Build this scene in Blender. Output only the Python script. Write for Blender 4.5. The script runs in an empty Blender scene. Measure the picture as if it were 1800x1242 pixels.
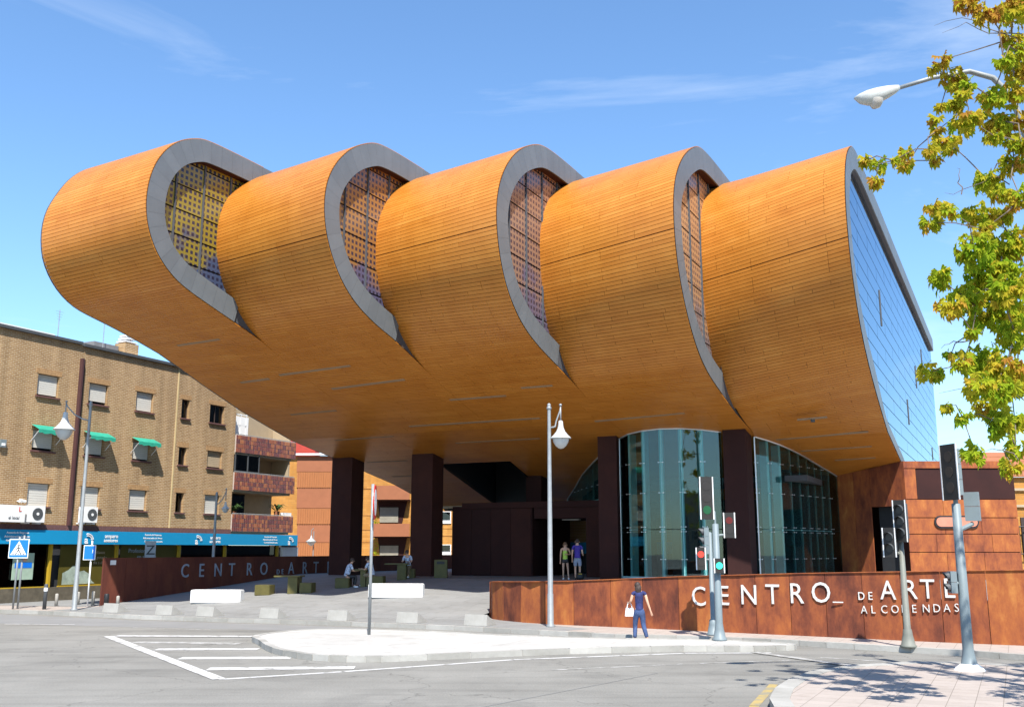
import bpy, bmesh, math, random
from mathutils import Vector, Matrix, Quaternion
R = math.radians
rnd = random.Random(7)
sc = bpy.context.scene
COL = sc.collection

# ------------------------------------------------------------------ camera, sky, sun
cam = bpy.data.objects.new('camera', bpy.data.cameras.new('camera'))
COL.objects.link(cam)
cam.location = (0, 0, 2.5)
cam.rotation_euler = (R(90 + 11.1), 0, 0)
cam.data.sensor_width = 36
cam.data.lens = 35.12
cam.data.clip_end = 3000
sc.camera = cam
sc.view_settings.view_transform = 'Standard'
sc.view_settings.look = 'None'
sc.view_settings.exposure = 0.88
sc.view_settings.gamma = 1
sc.view_settings.use_curve_mapping = False

SUNV = Vector((-0.109, 0.725, -1.0)).normalized()      # the way the light travels
sun = bpy.data.objects.new('sun', bpy.data.lights.new('sun', 'SUN'))
COL.objects.link(sun)
sun.data.energy = 5.0
sun.data.angle = R(0.53)
sun.data.color = (1.0, 0.955, 0.88)
sun.rotation_euler = SUNV.to_track_quat('-Z', 'Y').to_euler()
sun.location = (20, -40, 80)

wd = bpy.data.worlds.new('World')
sc.world = wd
wd.use_nodes = True
wt = wd.node_tree
wt.nodes.clear()
wo = wt.nodes.new('ShaderNodeOutputWorld')
bg = wt.nodes.new('ShaderNodeBackground')
sky = wt.nodes.new('ShaderNodeTexSky')
sky.sky_type = 'NISHITA'
sky.sun_disc = False
sky.sun_elevation = math.asin(-SUNV.z)
sky.sun_rotation = math.atan2(-SUNV.x, -SUNV.y)
sky.altitude = 650
sky.air_density = 1.15
sky.dust_density = 0.4
sky.ozone_density = 2.2
bg.inputs['Strength'].default_value = 0.112
geo = wt.nodes.new('ShaderNodeTexCoord')
mp = wt.nodes.new('ShaderNodeMapping')
mp.inputs['Scale'].default_value = (1.0, 2.2, 5.0)
mp.inputs['Rotation'].default_value = (0.25, 0.5, 0.4)
nz = wt.nodes.new('ShaderNodeTexNoise')
nz.inputs['Scale'].default_value = 1.5
nz.inputs['Detail'].default_value = 7
nz.inputs['Roughness'].default_value = 0.6
nz.inputs['Distortion'].default_value = 0.7
rp = wt.nodes.new('ShaderNodeValToRGB')
rp.color_ramp.elements[0].position = 0.56
rp.color_ramp.elements[0].color = (0, 0, 0, 1)
rp.color_ramp.elements[1].position = 0.8
rp.color_ramp.elements[1].color = (0.3, 0.3, 0.3, 1)
mx = wt.nodes.new('ShaderNodeMixRGB')
mx.inputs['Color2'].default_value = (6.6, 7.0, 7.4, 1)
wt.links.new(geo.outputs['Generated'], mp.inputs['Vector'])
wt.links.new(mp.outputs[0], nz.inputs['Vector'])
wt.links.new(nz.outputs['Fac'], rp.inputs[0])
wt.links.new(rp.outputs[0], mx.inputs['Fac'])
tint = wt.nodes.new('ShaderNodeMixRGB')
tint.blend_type = 'MULTIPLY'
tint.inputs['Fac'].default_value = 1
tint.inputs['Color2'].default_value = (0.86, 1.07, 1.23, 1)
wt.links.new(sky.outputs[0], tint.inputs['Color1'])
wt.links.new(tint.outputs[0], mx.inputs['Color1'])
wt.links.new(mx.outputs[0], bg.inputs['Color'])
wt.links.new(bg.outputs[0], wo.inputs['Surface'])

# ------------------------------------------------------------------ site grid: e runs away from the street, n along the facade
AL = R(26.4)
EV = Vector((math.sin(AL), math.cos(AL), 0))
NV = Vector((math.cos(AL), -math.sin(AL), 0))
UP = Vector((0, 0, 1))
def W(N, u, z):
    p = NV * N + EV * u
    return Vector((p.x, p.y, z))

# ------------------------------------------------------------------ materials
MATS = {}
def nodes(name):
    m = bpy.data.materials.new(name)
    m.use_nodes = True
    t = m.node_tree
    b = t.nodes['Principled BSDF']
    MATS[name] = m
    return m, t, b
def plain(name, col, rough=0.6, metal=0, var=0.12, scale=3.0, bump=0.0, spec=0.4, stretch=(1, 1, 1), emit=0):
    m, t, b = nodes(name)
    b.inputs['Roughness'].default_value = rough
    b.inputs['Metallic'].default_value = metal
    b.inputs['Specular IOR Level'].default_value = spec
    tc = t.nodes.new('ShaderNodeTexCoord')
    mpp = t.nodes.new('ShaderNodeMapping')
    mpp.inputs['Scale'].default_value = stretch
    n = t.nodes.new('ShaderNodeTexNoise')
    n.inputs['Scale'].default_value = scale
    n.inputs['Detail'].default_value = 6
    n.inputs['Roughness'].default_value = 0.65
    r = t.nodes.new('ShaderNodeValToRGB')
    r.color_ramp.elements[0].position = 0.3
    r.color_ramp.elements[1].position = 0.7
    r.color_ramp.elements[0].color = tuple(c * (1 - var) for c in col) + (1,)
    r.color_ramp.elements[1].color = tuple(min(1, c * (1 + var)) for c in col) + (1,)
    t.links.new(tc.outputs['Object'], mpp.inputs[0])
    t.links.new(mpp.outputs[0], n.inputs['Vector'])
    t.links.new(n.outputs['Fac'], r.inputs[0])
    t.links.new(r.outputs[0], b.inputs['Base Color'])
    if bump:
        bu = t.nodes.new('ShaderNodeBump')
        bu.inputs['Strength'].default_value = bump
        bu.inputs['Distance'].default_value = 0.02
        n2 = t.nodes.new('ShaderNodeTexNoise')
        n2.inputs['Scale'].default_value = scale * 12
        n2.inputs['Detail'].default_value = 5
        t.links.new(tc.outputs['Object'], n2.inputs['Vector'])
        t.links.new(n2.outputs['Fac'], bu.inputs['Height'])
        t.links.new(bu.outputs[0], b.inputs['Normal'])
    if emit:
        b.inputs['Emission Color'].default_value = tuple(col) + (1,)
        b.inputs['Emission Strength'].default_value = emit
    return m
def toned(name, stops, rough=0.6, scale=1.2, stretch=(1, 1, 1), amt=0.5, noise=0.5, spec=0.3, metal=0, bump=0.0, fine=14):
    """colour from a per-piece tone plus noise"""
    m, t, b = nodes(name)
    b.inputs['Roughness'].default_value = rough
    b.inputs['Specular IOR Level'].default_value = spec
    b.inputs['Metallic'].default_value = metal
    at = t.nodes.new('ShaderNodeAttribute')
    at.attribute_name = 'tone'
    tc = t.nodes.new('ShaderNodeTexCoord')
    mpp = t.nodes.new('ShaderNodeMapping')
    mpp.inputs['Scale'].default_value = stretch
    n = t.nodes.new('ShaderNodeTexNoise')
    n.inputs['Scale'].default_value = scale
    n.inputs['Detail'].default_value = 7
    n.inputs['Roughness'].default_value = 0.68
    t.links.new(tc.outputs['Object'], mpp.inputs[0])
    t.links.new(mpp.outputs[0], n.inputs['Vector'])
    a = t.nodes.new('ShaderNodeMath'); a.operation = 'MULTIPLY_ADD'
    a.inputs[1].default_value = amt
    a.inputs[2].default_value = 0.5 - amt / 2 - noise
    t.links.new(at.outputs['Fac'], a.inputs[0])
    c = t.nodes.new('ShaderNodeMath'); c.operation = 'MULTIPLY_ADD'
    c.inputs[1].default_value = noise * 2
    t.links.new(n.outputs['Fac'], c.inputs[0])
    t.links.new(a.outputs[0], c.inputs[2])
    r = t.nodes.new('ShaderNodeValToRGB')
    els = r.color_ramp.elements
    els[0].position = stops[0][0]; els[0].color = stops[0][1] + (1,)
    els[1].position = stops[-1][0]; els[1].color = stops[-1][1] + (1,)
    for p, cc in stops[1:-1]:
        x = els.new(p); x.color = cc + (1,)
    t.links.new(c.outputs[0], r.inputs[0])
    t.links.new(r.outputs[0], b.inputs['Base Color'])
    if bump:
        n2 = t.nodes.new('ShaderNodeTexNoise')
        n2.inputs['Scale'].default_value = fine
        n2.inputs['Detail'].default_value = 6
        bu = t.nodes.new('ShaderNodeBump')
        bu.inputs['Strength'].default_value = bump
        bu.inputs['Distance'].default_value = 0.02
        t.links.new(tc.outputs['Object'], n2.inputs['Vector'])
        t.links.new(n2.outputs['Fac'], bu.inputs['Height'])
        t.links.new(bu.outputs[0], b.inputs['Normal'])
    return m
def brick(name, axis, c1, c2, mortar, bw=0.25, bh=0.085):
    m, t, b = nodes(name)
    b.inputs['Roughness'].default_value = 0.85
    b.inputs['Specular IOR Level'].default_value = 0.2
    g = t.nodes.new('ShaderNodeNewGeometry')
    d = t.nodes.new('ShaderNodeVectorMath'); d.operation = 'DOT_PRODUCT'
    d.inputs[1].default_value = axis
    s = t.nodes.new('ShaderNodeSeparateXYZ')
    cb = t.nodes.new('ShaderNodeCombineXYZ')
    t.links.new(g.outputs['Position'], d.inputs[0])
    t.links.new(g.outputs['Position'], s.inputs[0])
    t.links.new(d.outputs['Value'], cb.inputs[0])
    t.links.new(s.outputs['Z'], cb.inputs[1])
    br = t.nodes.new('ShaderNodeTexBrick')
    br.inputs['Color1'].default_value = c1 + (1,)
    br.inputs['Color2'].default_value = c2 + (1,)
    br.inputs['Mortar'].default_value = mortar + (1,)
    br.inputs['Scale'].default_value = 1
    br.inputs['Mortar Size'].default_value = 0.010
    br.inputs['Mortar Smooth'].default_value = 0.2
    br.inputs['Brick Width'].default_value = bw
    br.inputs['Row Height'].default_value = bh
    t.links.new(cb.outputs[0], br.inputs['Vector'])
    n = t.nodes.new('ShaderNodeTexNoise')
    n.inputs['Scale'].default_value = 0.9
    n.inputs['Detail'].default_value = 7
    t.links.new(g.outputs['Position'], n.inputs['Vector'])
    rr = t.nodes.new('ShaderNodeValToRGB')
    rr.color_ramp.elements[0].color = (0.78, 0.76, 0.74, 1); rr.color_ramp.elements[0].position = 0.3
    rr.color_ramp.elements[1].color = (1.12, 1.1, 1.08, 1); rr.color_ramp.elements[1].position = 0.7
    t.links.new(n.outputs['Fac'], rr.inputs[0])
    mpv = t.nodes.new('ShaderNodeMapping'); mpv.inputs['Scale'].default_value = (2.2, 2.2, .16); t.links.new(g.outputs['Position'], mpv.inputs[0]); t.links.new(mpv.outputs[0], n.inputs['Vector'])
    mm = t.nodes.new('ShaderNodeMixRGB'); mm.blend_type = 'MULTIPLY'; mm.inputs['Fac'].default_value = 1
    t.links.new(br.outputs['Color'], mm.inputs['Color1'])
    t.links.new(rr.outputs[0], mm.inputs['Color2'])
    t.links.new(mm.outputs[0], b.inputs['Base Color'])
    bu = t.nodes.new('ShaderNodeBump'); bu.inputs['Strength'].default_value = 0.5; bu.inputs['Distance'].default_value = 0.01
    inv = t.nodes.new('ShaderNodeMath'); inv.operation = 'SUBTRACT'; inv.inputs[0].default_value = 1
    t.links.new(br.outputs['Fac'], inv.inputs[1])
    t.links.new(inv.outputs[0], bu.inputs['Height'])
    t.links.new(bu.outputs[0], b.inputs['Normal'])
    return m
def glass(name, tint, through=0.35, gloss=(0.8, 0.9, 1.0), fac=0.3, rough=0.01):
    m = bpy.data.materials.new(name); m.use_nodes = True
    t = m.node_tree; t.nodes.clear()
    o = t.nodes.new('ShaderNodeOutputMaterial')
    tr = t.nodes.new('ShaderNodeBsdfTransparent'); tr.inputs[0].default_value = tuple(c * through for c in tint) + (1,)
    gl = t.nodes.new('ShaderNodeBsdfGlossy'); gl.inputs[0].default_value = gloss + (1,); gl.inputs['Roughness'].default_value = rough
    lw = t.nodes.new('ShaderNodeLayerWeight'); lw.inputs['Blend'].default_value = fac
    mr = t.nodes.new('ShaderNodeMath'); mr.operation = 'MULTIPLY_ADD'; mr.inputs[1].default_value = 0.75; mr.inputs[2].default_value = fac * 0.6
    mr.use_clamp = True
    mxx = t.nodes.new('ShaderNodeMixShader')
    t.links.new(lw.outputs['Fresnel'], mr.inputs[0])
    t.links.new(mr.outputs[0], mxx.inputs[0])
    t.links.new(tr.outputs[0], mxx.inputs[1]); t.links.new(gl.outputs[0], mxx.inputs[2])
    t.links.new(mxx.outputs[0], o.inputs[0])
    MATS[name] = m
    return m

wood = toned('wood', [(0.0, (0.31, 0.092, 0.010)), (0.35, (0.455, 0.157, 0.018)), (0.6, (0.54, 0.205, 0.030)), (1.0, (0.66, 0.31, 0.070))],
             rough=0.38, scale=0.7, amt=0.24, noise=0.36, spec=0.40, stretch=(1, 1, .8))
under = plain('wood_gap', (0.10, 0.028, 0.008), 0.9, var=0.1)
zinc = toned('zinc', [(0.0, (0.105, 0.117, 0.125)), (0.5, (0.145, 0.160, 0.170)), (1.0, (0.19, 0.207, 0.218))], rough=0.5, scale=1.5, amt=0.22, noise=0.35, spec=0.35, metal=0.15)
zincdark = plain('zinc_dark', (0.07, 0.075, 0.085), 0.6)
corten = toned('corten', [(0.0, (0.06, 0.020, 0.015)), (0.3, (0.15, 0.042, 0.022)), (0.5, (0.235, 0.066, 0.027)), (0.75, (0.33, 0.100, 0.030)), (1.0, (0.44, 0.17, 0.045))],
               rough=0.75, scale=2.0, amt=0.42, noise=0.80, stretch=(1.2, 1.2, 0.5), spec=0.25, bump=0.25, fine=8)
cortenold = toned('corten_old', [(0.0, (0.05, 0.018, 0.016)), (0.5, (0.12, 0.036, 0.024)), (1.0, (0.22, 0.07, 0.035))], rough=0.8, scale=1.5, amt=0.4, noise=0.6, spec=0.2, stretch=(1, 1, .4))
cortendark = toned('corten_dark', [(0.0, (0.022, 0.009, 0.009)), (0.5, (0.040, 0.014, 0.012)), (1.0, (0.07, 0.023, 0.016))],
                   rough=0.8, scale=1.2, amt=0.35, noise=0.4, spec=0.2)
asph = toned('asphalt', [(0.0, (0.175, 0.168, 0.150)), (0.5, (0.235, 0.226, 0.203)), (1.0, (0.30, 0.288, 0.26))], rough=0.9, scale=0.22, amt=0.0, noise=0.8, spec=0.2, bump=0.6, fine=38)
pave = toned('pale_paving', [(0.0, (0.185, 0.185, 0.18)), (0.5, (0.235, 0.235, 0.228)), (1.0, (0.29, 0.287, 0.275))], rough=0.8, scale=0.5, amt=0.2, noise=0.5, spec=0.25, bump=0.15)
pinkpave = toned('pinkish_paving', [(0.0, (0.31, 0.26, 0.225)), (0.5, (0.385, 0.33, 0.29)), (1.0, (0.46, 0.40, 0.36))], rough=0.85, scale=0.8, amt=0.3, noise=0.45, spec=0.2, bump=0.2)
islandm = toned('island_concrete', [(0.0, (0.34, 0.326, 0.298)), (0.5, (0.44, 0.425, 0.397)), (1.0, (0.53, 0.515, 0.485))], rough=0.85, scale=0.5, amt=0.2, noise=0.5, spec=0.2, bump=0.2)
kerbm = toned('kerb_concrete', [(0.0, (0.22, 0.21, 0.185)), (0.5, (0.33, 0.318, 0.29)), (1.0, (0.46, 0.445, 0.41))], rough=0.85, scale=1.8, amt=0.5, noise=0.45, spec=0.2, bump=0.3)
white = toned('road_paint', [(0.0, (.22, .212, .195)), (.33, (.26, .25, .23)), (.43, (.46, .45, .43)), (1.0, (.56, .55, .53))], rough=.85, scale=3.2, amt=0, noise=.85, spec=.2, bump=.2)
worn = toned('worn_paint', [(0.0, (.215, .208, .19)), (.42, (.24, .232, .212)), (.58, (.37, .36, .34)), (1.0, (.45, .44, .42))], rough=.85, scale=3.0, amt=0, noise=.85, spec=.2, bump=.2)
yellowp = toned('yellow_paint', [(0.0, (.20, .19, .16)), (.4, (.25, .225, .16)), (.55, (.36, .27, .11)), (1.0, (.42, .31, .12))], rough=.85, scale=3, amt=0, noise=.8, spec=.2)
whitecon = plain('white_concrete', (0.68, 0.675, 0.66), 0.7, var=0.05, scale=1.5)
letterm = plain('letter_white', (0.60, 0.59, 0.56), 0.5, var=0.03)
letterm2 = plain('letter_grey', (0.30, 0.34, 0.40), 0.5, var=0.05)
galv = plain('galvanised', (0.26, 0.275, 0.28), 0.5, var=0.12, scale=6, metal=0.2)
signal_grey = plain('signal_grey', (0.17, 0.21, 0.225), 0.5, var=0.06, scale=5)
black = plain('black_plastic', (0.02, 0.02, 0.022), 0.5, var=0.1)
darkgrey = plain('dark_grey', (0.07, 0.075, 0.08), 0.55, var=0.1)
whitep = plain('white_paint', (0.78, 0.78, 0.77), 0.45, var=0.04)
shutter = plain('shutter', (0.56, 0.545, 0.50), 0.6, var=0.05, scale=4, stretch=(1, 1, 8))
frame = plain('window_frame', (0.05, 0.035, 0.03), 0.5)
teal = plain('green_awning', (0.02, 0.28, 0.19), 0.7, var=0.15, scale=4)
blueband = plain('blue_band', (0.01, 0.24, 0.46), 0.4, var=0.03)
bluesign = plain('blue_sign', (0.01, 0.16, 0.62), 0.35, var=0.03)
redm = plain('red_paint', (0.55, 0.03, 0.02), 0.45, var=0.1)
olive = plain('olive_stone', (0.10, 0.085, 0.022), 0.6, var=0.2, scale=4)
yb = brick('yellow_brick', tuple(EV), (0.37, 0.235, 0.110), (0.28, 0.165, 0.072), (0.50, 0.405, 0.285))
ybx = brick('orange_brick', (1, 0, 0), (0.50, 0.25, 0.065), (0.41, 0.19, 0.043), (0.36, 0.2, 0.08), 0.5, 0.17)
purpleb = plain('purple_brick', (0.13, 0.06, 0.055), 0.8, var=0.3, scale=12)
tilem = toned('glazed_tile', [(0.0, (0.09, 0.035, 0.045)), (0.4, (0.17, 0.05, 0.045)), (0.7, (0.28, 0.085, 0.04)), (1.0, (0.42, 0.17, 0.07))], rough=0.3, scale=3, amt=0.8, noise=0.2, spec=0.5)
grout = plain('grout', (0.42, 0.34, 0.29), 0.9)
olivepanel = plain('shop_film', (0.085, 0.07, 0.015), 0.3, var=0.1, scale=1)
yellowpost = plain('mustard_post', (0.42, 0.27, 0.02), 0.5, var=0.05)
cream = plain('cream_wall', (0.38, 0.30, 0.20), 0.85, var=0.08)
terracotta = plain('terracotta_panel', (0.30, 0.112, 0.052), 0.8, var=0.08, scale=2)
terrarib = plain('terracotta_rib', (0.35, 0.137, 0.05), 0.8, var=0.15, scale=6, stretch=(6, 6, 0.3))
skin = plain('skin', (0.56, 0.33, 0.22), 0.55, var=0.05)
navy = plain('navy_cloth', (0.026, 0.032, 0.115), 0.85, var=0.5, scale=7, bump=.6)
denim = plain('denim', (0.045, 0.075, 0.17), 0.85, var=0.5, scale=6, bump=.6)
hairm = plain('dark_hair', (0.045, 0.028, 0.022), 0.6, var=0.4, scale=30)
purple = plain('purple_cloth', (0.06, 0.035, 0.27), 0.85, var=0.15, scale=9)
limec = plain('lime_cloth', (0.42, 0.62, 0.10), 0.85, var=0.15, scale=9)
greyshort = plain('grey_cloth', (0.25, 0.28, 0.36), 0.85, var=0.12)
pattern1 = plain('white_blue_print', (0.42, 0.47, 0.60), 0.85, var=0.75, scale=22)
khaki = plain('khaki_cloth', (0.20, 0.15, 0.09), 0.85, var=0.1)
bark = plain('bark', (0.16, 0.125, 0.10), 0.9, var=0.3, scale=9, bump=0.4)
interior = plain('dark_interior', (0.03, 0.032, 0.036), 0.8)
tealfin = plain('glass_fin', (0.34, 0.62, 0.63), 0.2, var=0.15, scale=0.6, spec=0.8)
steel = plain('steel', (0.65, 0.67, 0.68), 0.3, metal=0.6, var=0.05)
slotm = plain('light_slot', (0.30, 0.20, 0.12), 0.6)
roofm = plain('roof_sheet', (0.16, 0.16, 0.165), 0.7, var=0.1)
pinkrust = plain('faded_rust', (0.50, 0.20, 0.13), 0.7, var=0.1)
lobbyglass = glass('lobby_glass', (0.72, 0.90, 0.90), 0.85, (0.56, 0.62, 0.62), 0.15)
blueglass = glass('blue_glass', (0.5, 0.7, 0.9), 0.6, (0.60, 0.70, 0.80), 0.62)
darkglass = glass('dark_glass', (0.3, 0.35, 0.35), 0.4, (0.6, 0.65, 0.7), 0.12)
redlamp = plain('red_lamp', (0.9, 0.03, 0.02), 0.3, emit=1.6)
greenlamp = plain('green_lamp', (0.03, 0.85, 0.42), 0.3, emit=1.4)
boardm = plain('signal_board', (0.022, 0.020, 0.018), 0.6)
deadlamp2 = plain('unlit_lamp', (0.035, 0.03, 0.028), 0.3)
lampglass = plain('lamp_bowl', (0.48, 0.49, 0.48), 0.2, var=0.08, spec=0.6)

def leafmat():
    m = bpy.data.materials.new('leaf'); m.use_nodes = True
    t = m.node_tree; t.nodes.clear()
    o = t.nodes.new('ShaderNodeOutputMaterial')
    oi = t.nodes.new('ShaderNodeAttribute'); oi.attribute_name = 'tone'
    ob = t.nodes.new('ShaderNodeObjectInfo')
    g = t.nodes.new('ShaderNodeNewGeometry')
    n = t.nodes.new('ShaderNodeTexNoise'); n.inputs['Scale'].default_value = 1.1; n.inputs['Detail'].default_value = 4
    t.links.new(g.outputs['Position'], n.inputs['Vector'])
    a = t.nodes.new('ShaderNodeMath'); a.operation = 'MULTIPLY_ADD'; a.inputs[1].default_value = 0.55
    t.links.new(oi.outputs['Fac'], a.inputs[0])
    b2 = t.nodes.new('ShaderNodeMath'); b2.operation = 'MULTIPLY_ADD'; b2.inputs[1].default_value = 1.3; b2.inputs[2].default_value = -0.55
    t.links.new(n.outputs['Fac'], b2.inputs[0])
    sz = t.nodes.new('ShaderNodeSeparateXYZ'); t.links.new(g.outputs['Position'], sz.inputs[0])
    hz = t.nodes.new('ShaderNodeMapRange'); hz.inputs[1].default_value = 5.5; hz.inputs[2].default_value = 10.5; hz.inputs[4].default_value = .15
    t.links.new(sz.outputs['Z'], hz.inputs[0])
    ah = t.nodes.new('ShaderNodeMath'); t.links.new(b2.outputs[0], ah.inputs[0]); t.links.new(hz.outputs[0], ah.inputs[1]); t.links.new(ah.outputs[0], a.inputs[2])
    r = t.nodes.new('ShaderNodeValToRGB')
    e = r.color_ramp.elements
    e[0].position = 0; e[0].color = (0.20, 0.34, 0.02, 1)
    e[1].position = 1; e[1].color = (0.34, 0.13, 0.03, 1)
    x = e.new(0.35); x.color = (0.38, 0.45, 0.03, 1)
    x = e.new(0.62); x.color = (0.55, 0.44, 0.04, 1)
    x = e.new(0.82); x.color = (0.50, 0.28, 0.05, 1)
    t.links.new(a.outputs[0], r.inputs[0])
    d = t.nodes.new('ShaderNodeBsdfDiffuse'); tl = t.nodes.new('ShaderNodeBsdfTranslucent')
    t.links.new(r.outputs[0], d.inputs[0]); t.links.new(r.outputs[0], tl.inputs[0])
    ms = t.nodes.new('ShaderNodeMixShader'); ms.inputs[0].default_value = 0.5
    t.links.new(d.outputs[0], ms.inputs[1]); t.links.new(tl.outputs[0], ms.inputs[2])
    t.links.new(ms.outputs[0], o.inputs[0])
    return m
leafm = leafmat()

def stained(name, hole, lat1, lat2, pos):
    """flat print: square dark holes in a coloured lattice"""
    m, t, b = nodes(name)
    b.inputs['Roughness'].default_value = 0.25
    g = t.nodes.new('ShaderNodeNewGeometry')
    d = t.nodes.new('ShaderNodeVectorMath'); d.operation = 'DOT_PRODUCT'; d.inputs[1].default_value = tuple(EV)
    s = t.nodes.new('ShaderNodeSeparateXYZ')
    t.links.new(g.outputs['Position'], d.inputs[0]); t.links.new(g.outputs['Position'], s.inputs[0])
    def cell(src, size):
        q = t.nodes.new('ShaderNodeMath'); q.operation = 'DIVIDE'; q.inputs[1].default_value = size
        t.links.new(src, q.inputs[0])
        f = t.nodes.new('ShaderNodeMath'); f.operation = 'FRACT'; t.links.new(q.outputs[0], f.inputs[0])
        c = t.nodes.new('ShaderNodeMath'); c.operation = 'GREATER_THAN'; c.inputs[1].default_value = 0.44
        t.links.new(f.outputs[0], c.inputs[0]); return c
    cx = cell(d.outputs['Value'], 0.242); cz = cell(s.outputs['Z'], 0.235)
    an = t.nodes.new('ShaderNodeMath'); an.operation = 'MULTIPLY'
    t.links.new(cx.outputs[0], an.inputs[0]); t.links.new(cz.outputs[0], an.inputs[1])
    n = t.nodes.new('ShaderNodeTexNoise'); n.inputs['Scale'].default_value = 0.8; n.inputs['Detail'].default_value = 6; n.inputs['Roughness'].default_value = .7
    t.links.new(g.outputs['Position'], n.inputs['Vector'])
    r = t.nodes.new('ShaderNodeValToRGB')
    r.color_ramp.elements[0].position = 0.44; r.color_ramp.elements[0].color = lat2 + (1,)
    r.color_ramp.elements[1].position = 0.56; r.color_ramp.elements[1].color = lat1 + (1,)
    zz = t.nodes.new('ShaderNodeMapRange'); zz.inputs[1].default_value = pos[0]; zz.inputs[2].default_value = pos[1]
    t.links.new(s.outputs['Z'], zz.inputs[0])
    ad = t.nodes.new('ShaderNodeMath'); ad.operation = 'MULTIPLY_ADD'; ad.inputs[1].default_value = 0.42; ad.inputs[2].default_value = -0.2
    t.links.new(zz.outputs[0], ad.inputs[0])
    ad2 = t.nodes.new('ShaderNodeMath'); ad2.operation = 'ADD'
    t.links.new(ad.outputs[0], ad2.inputs[0]); t.links.new(n.outputs['Fac'], ad2.inputs[1])
    t.links.new(ad2.outputs[0], r.inputs[0])
    mm = t.nodes.new('ShaderNodeMixRGB'); mm.inputs['Color2'].default_value = hole + (1,)
    t.links.new(an.outputs[0], mm.inputs['Fac']); t.links.new(r.outputs[0], mm.inputs['Color1'])
    t.links.new(mm.outputs[0], b.inputs['Base Color'])
    return m
stain = [stained('stained_yellow', (0.02, 0.022, 0.045), (0.22, 0.165, 0.025), (0.05, 0.07, 0.13), (12, 15)),
         stained('stained_orange', (0.03, 0.026, 0.045), (0.26, 0.125, 0.04), (0.09, 0.085, 0.15), (11.5, 14)),
         stained('stained_pink', (0.04, 0.035, 0.055), (0.24, 0.145, 0.10), (0.12, 0.10, 0.15), (10.5, 14)),
         stained('stained_amber', (0.09, 0.07, 0.07), (0.36, 0.21, 0.11), (0.19, 0.15, 0.15), (9, 14))]

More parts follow.
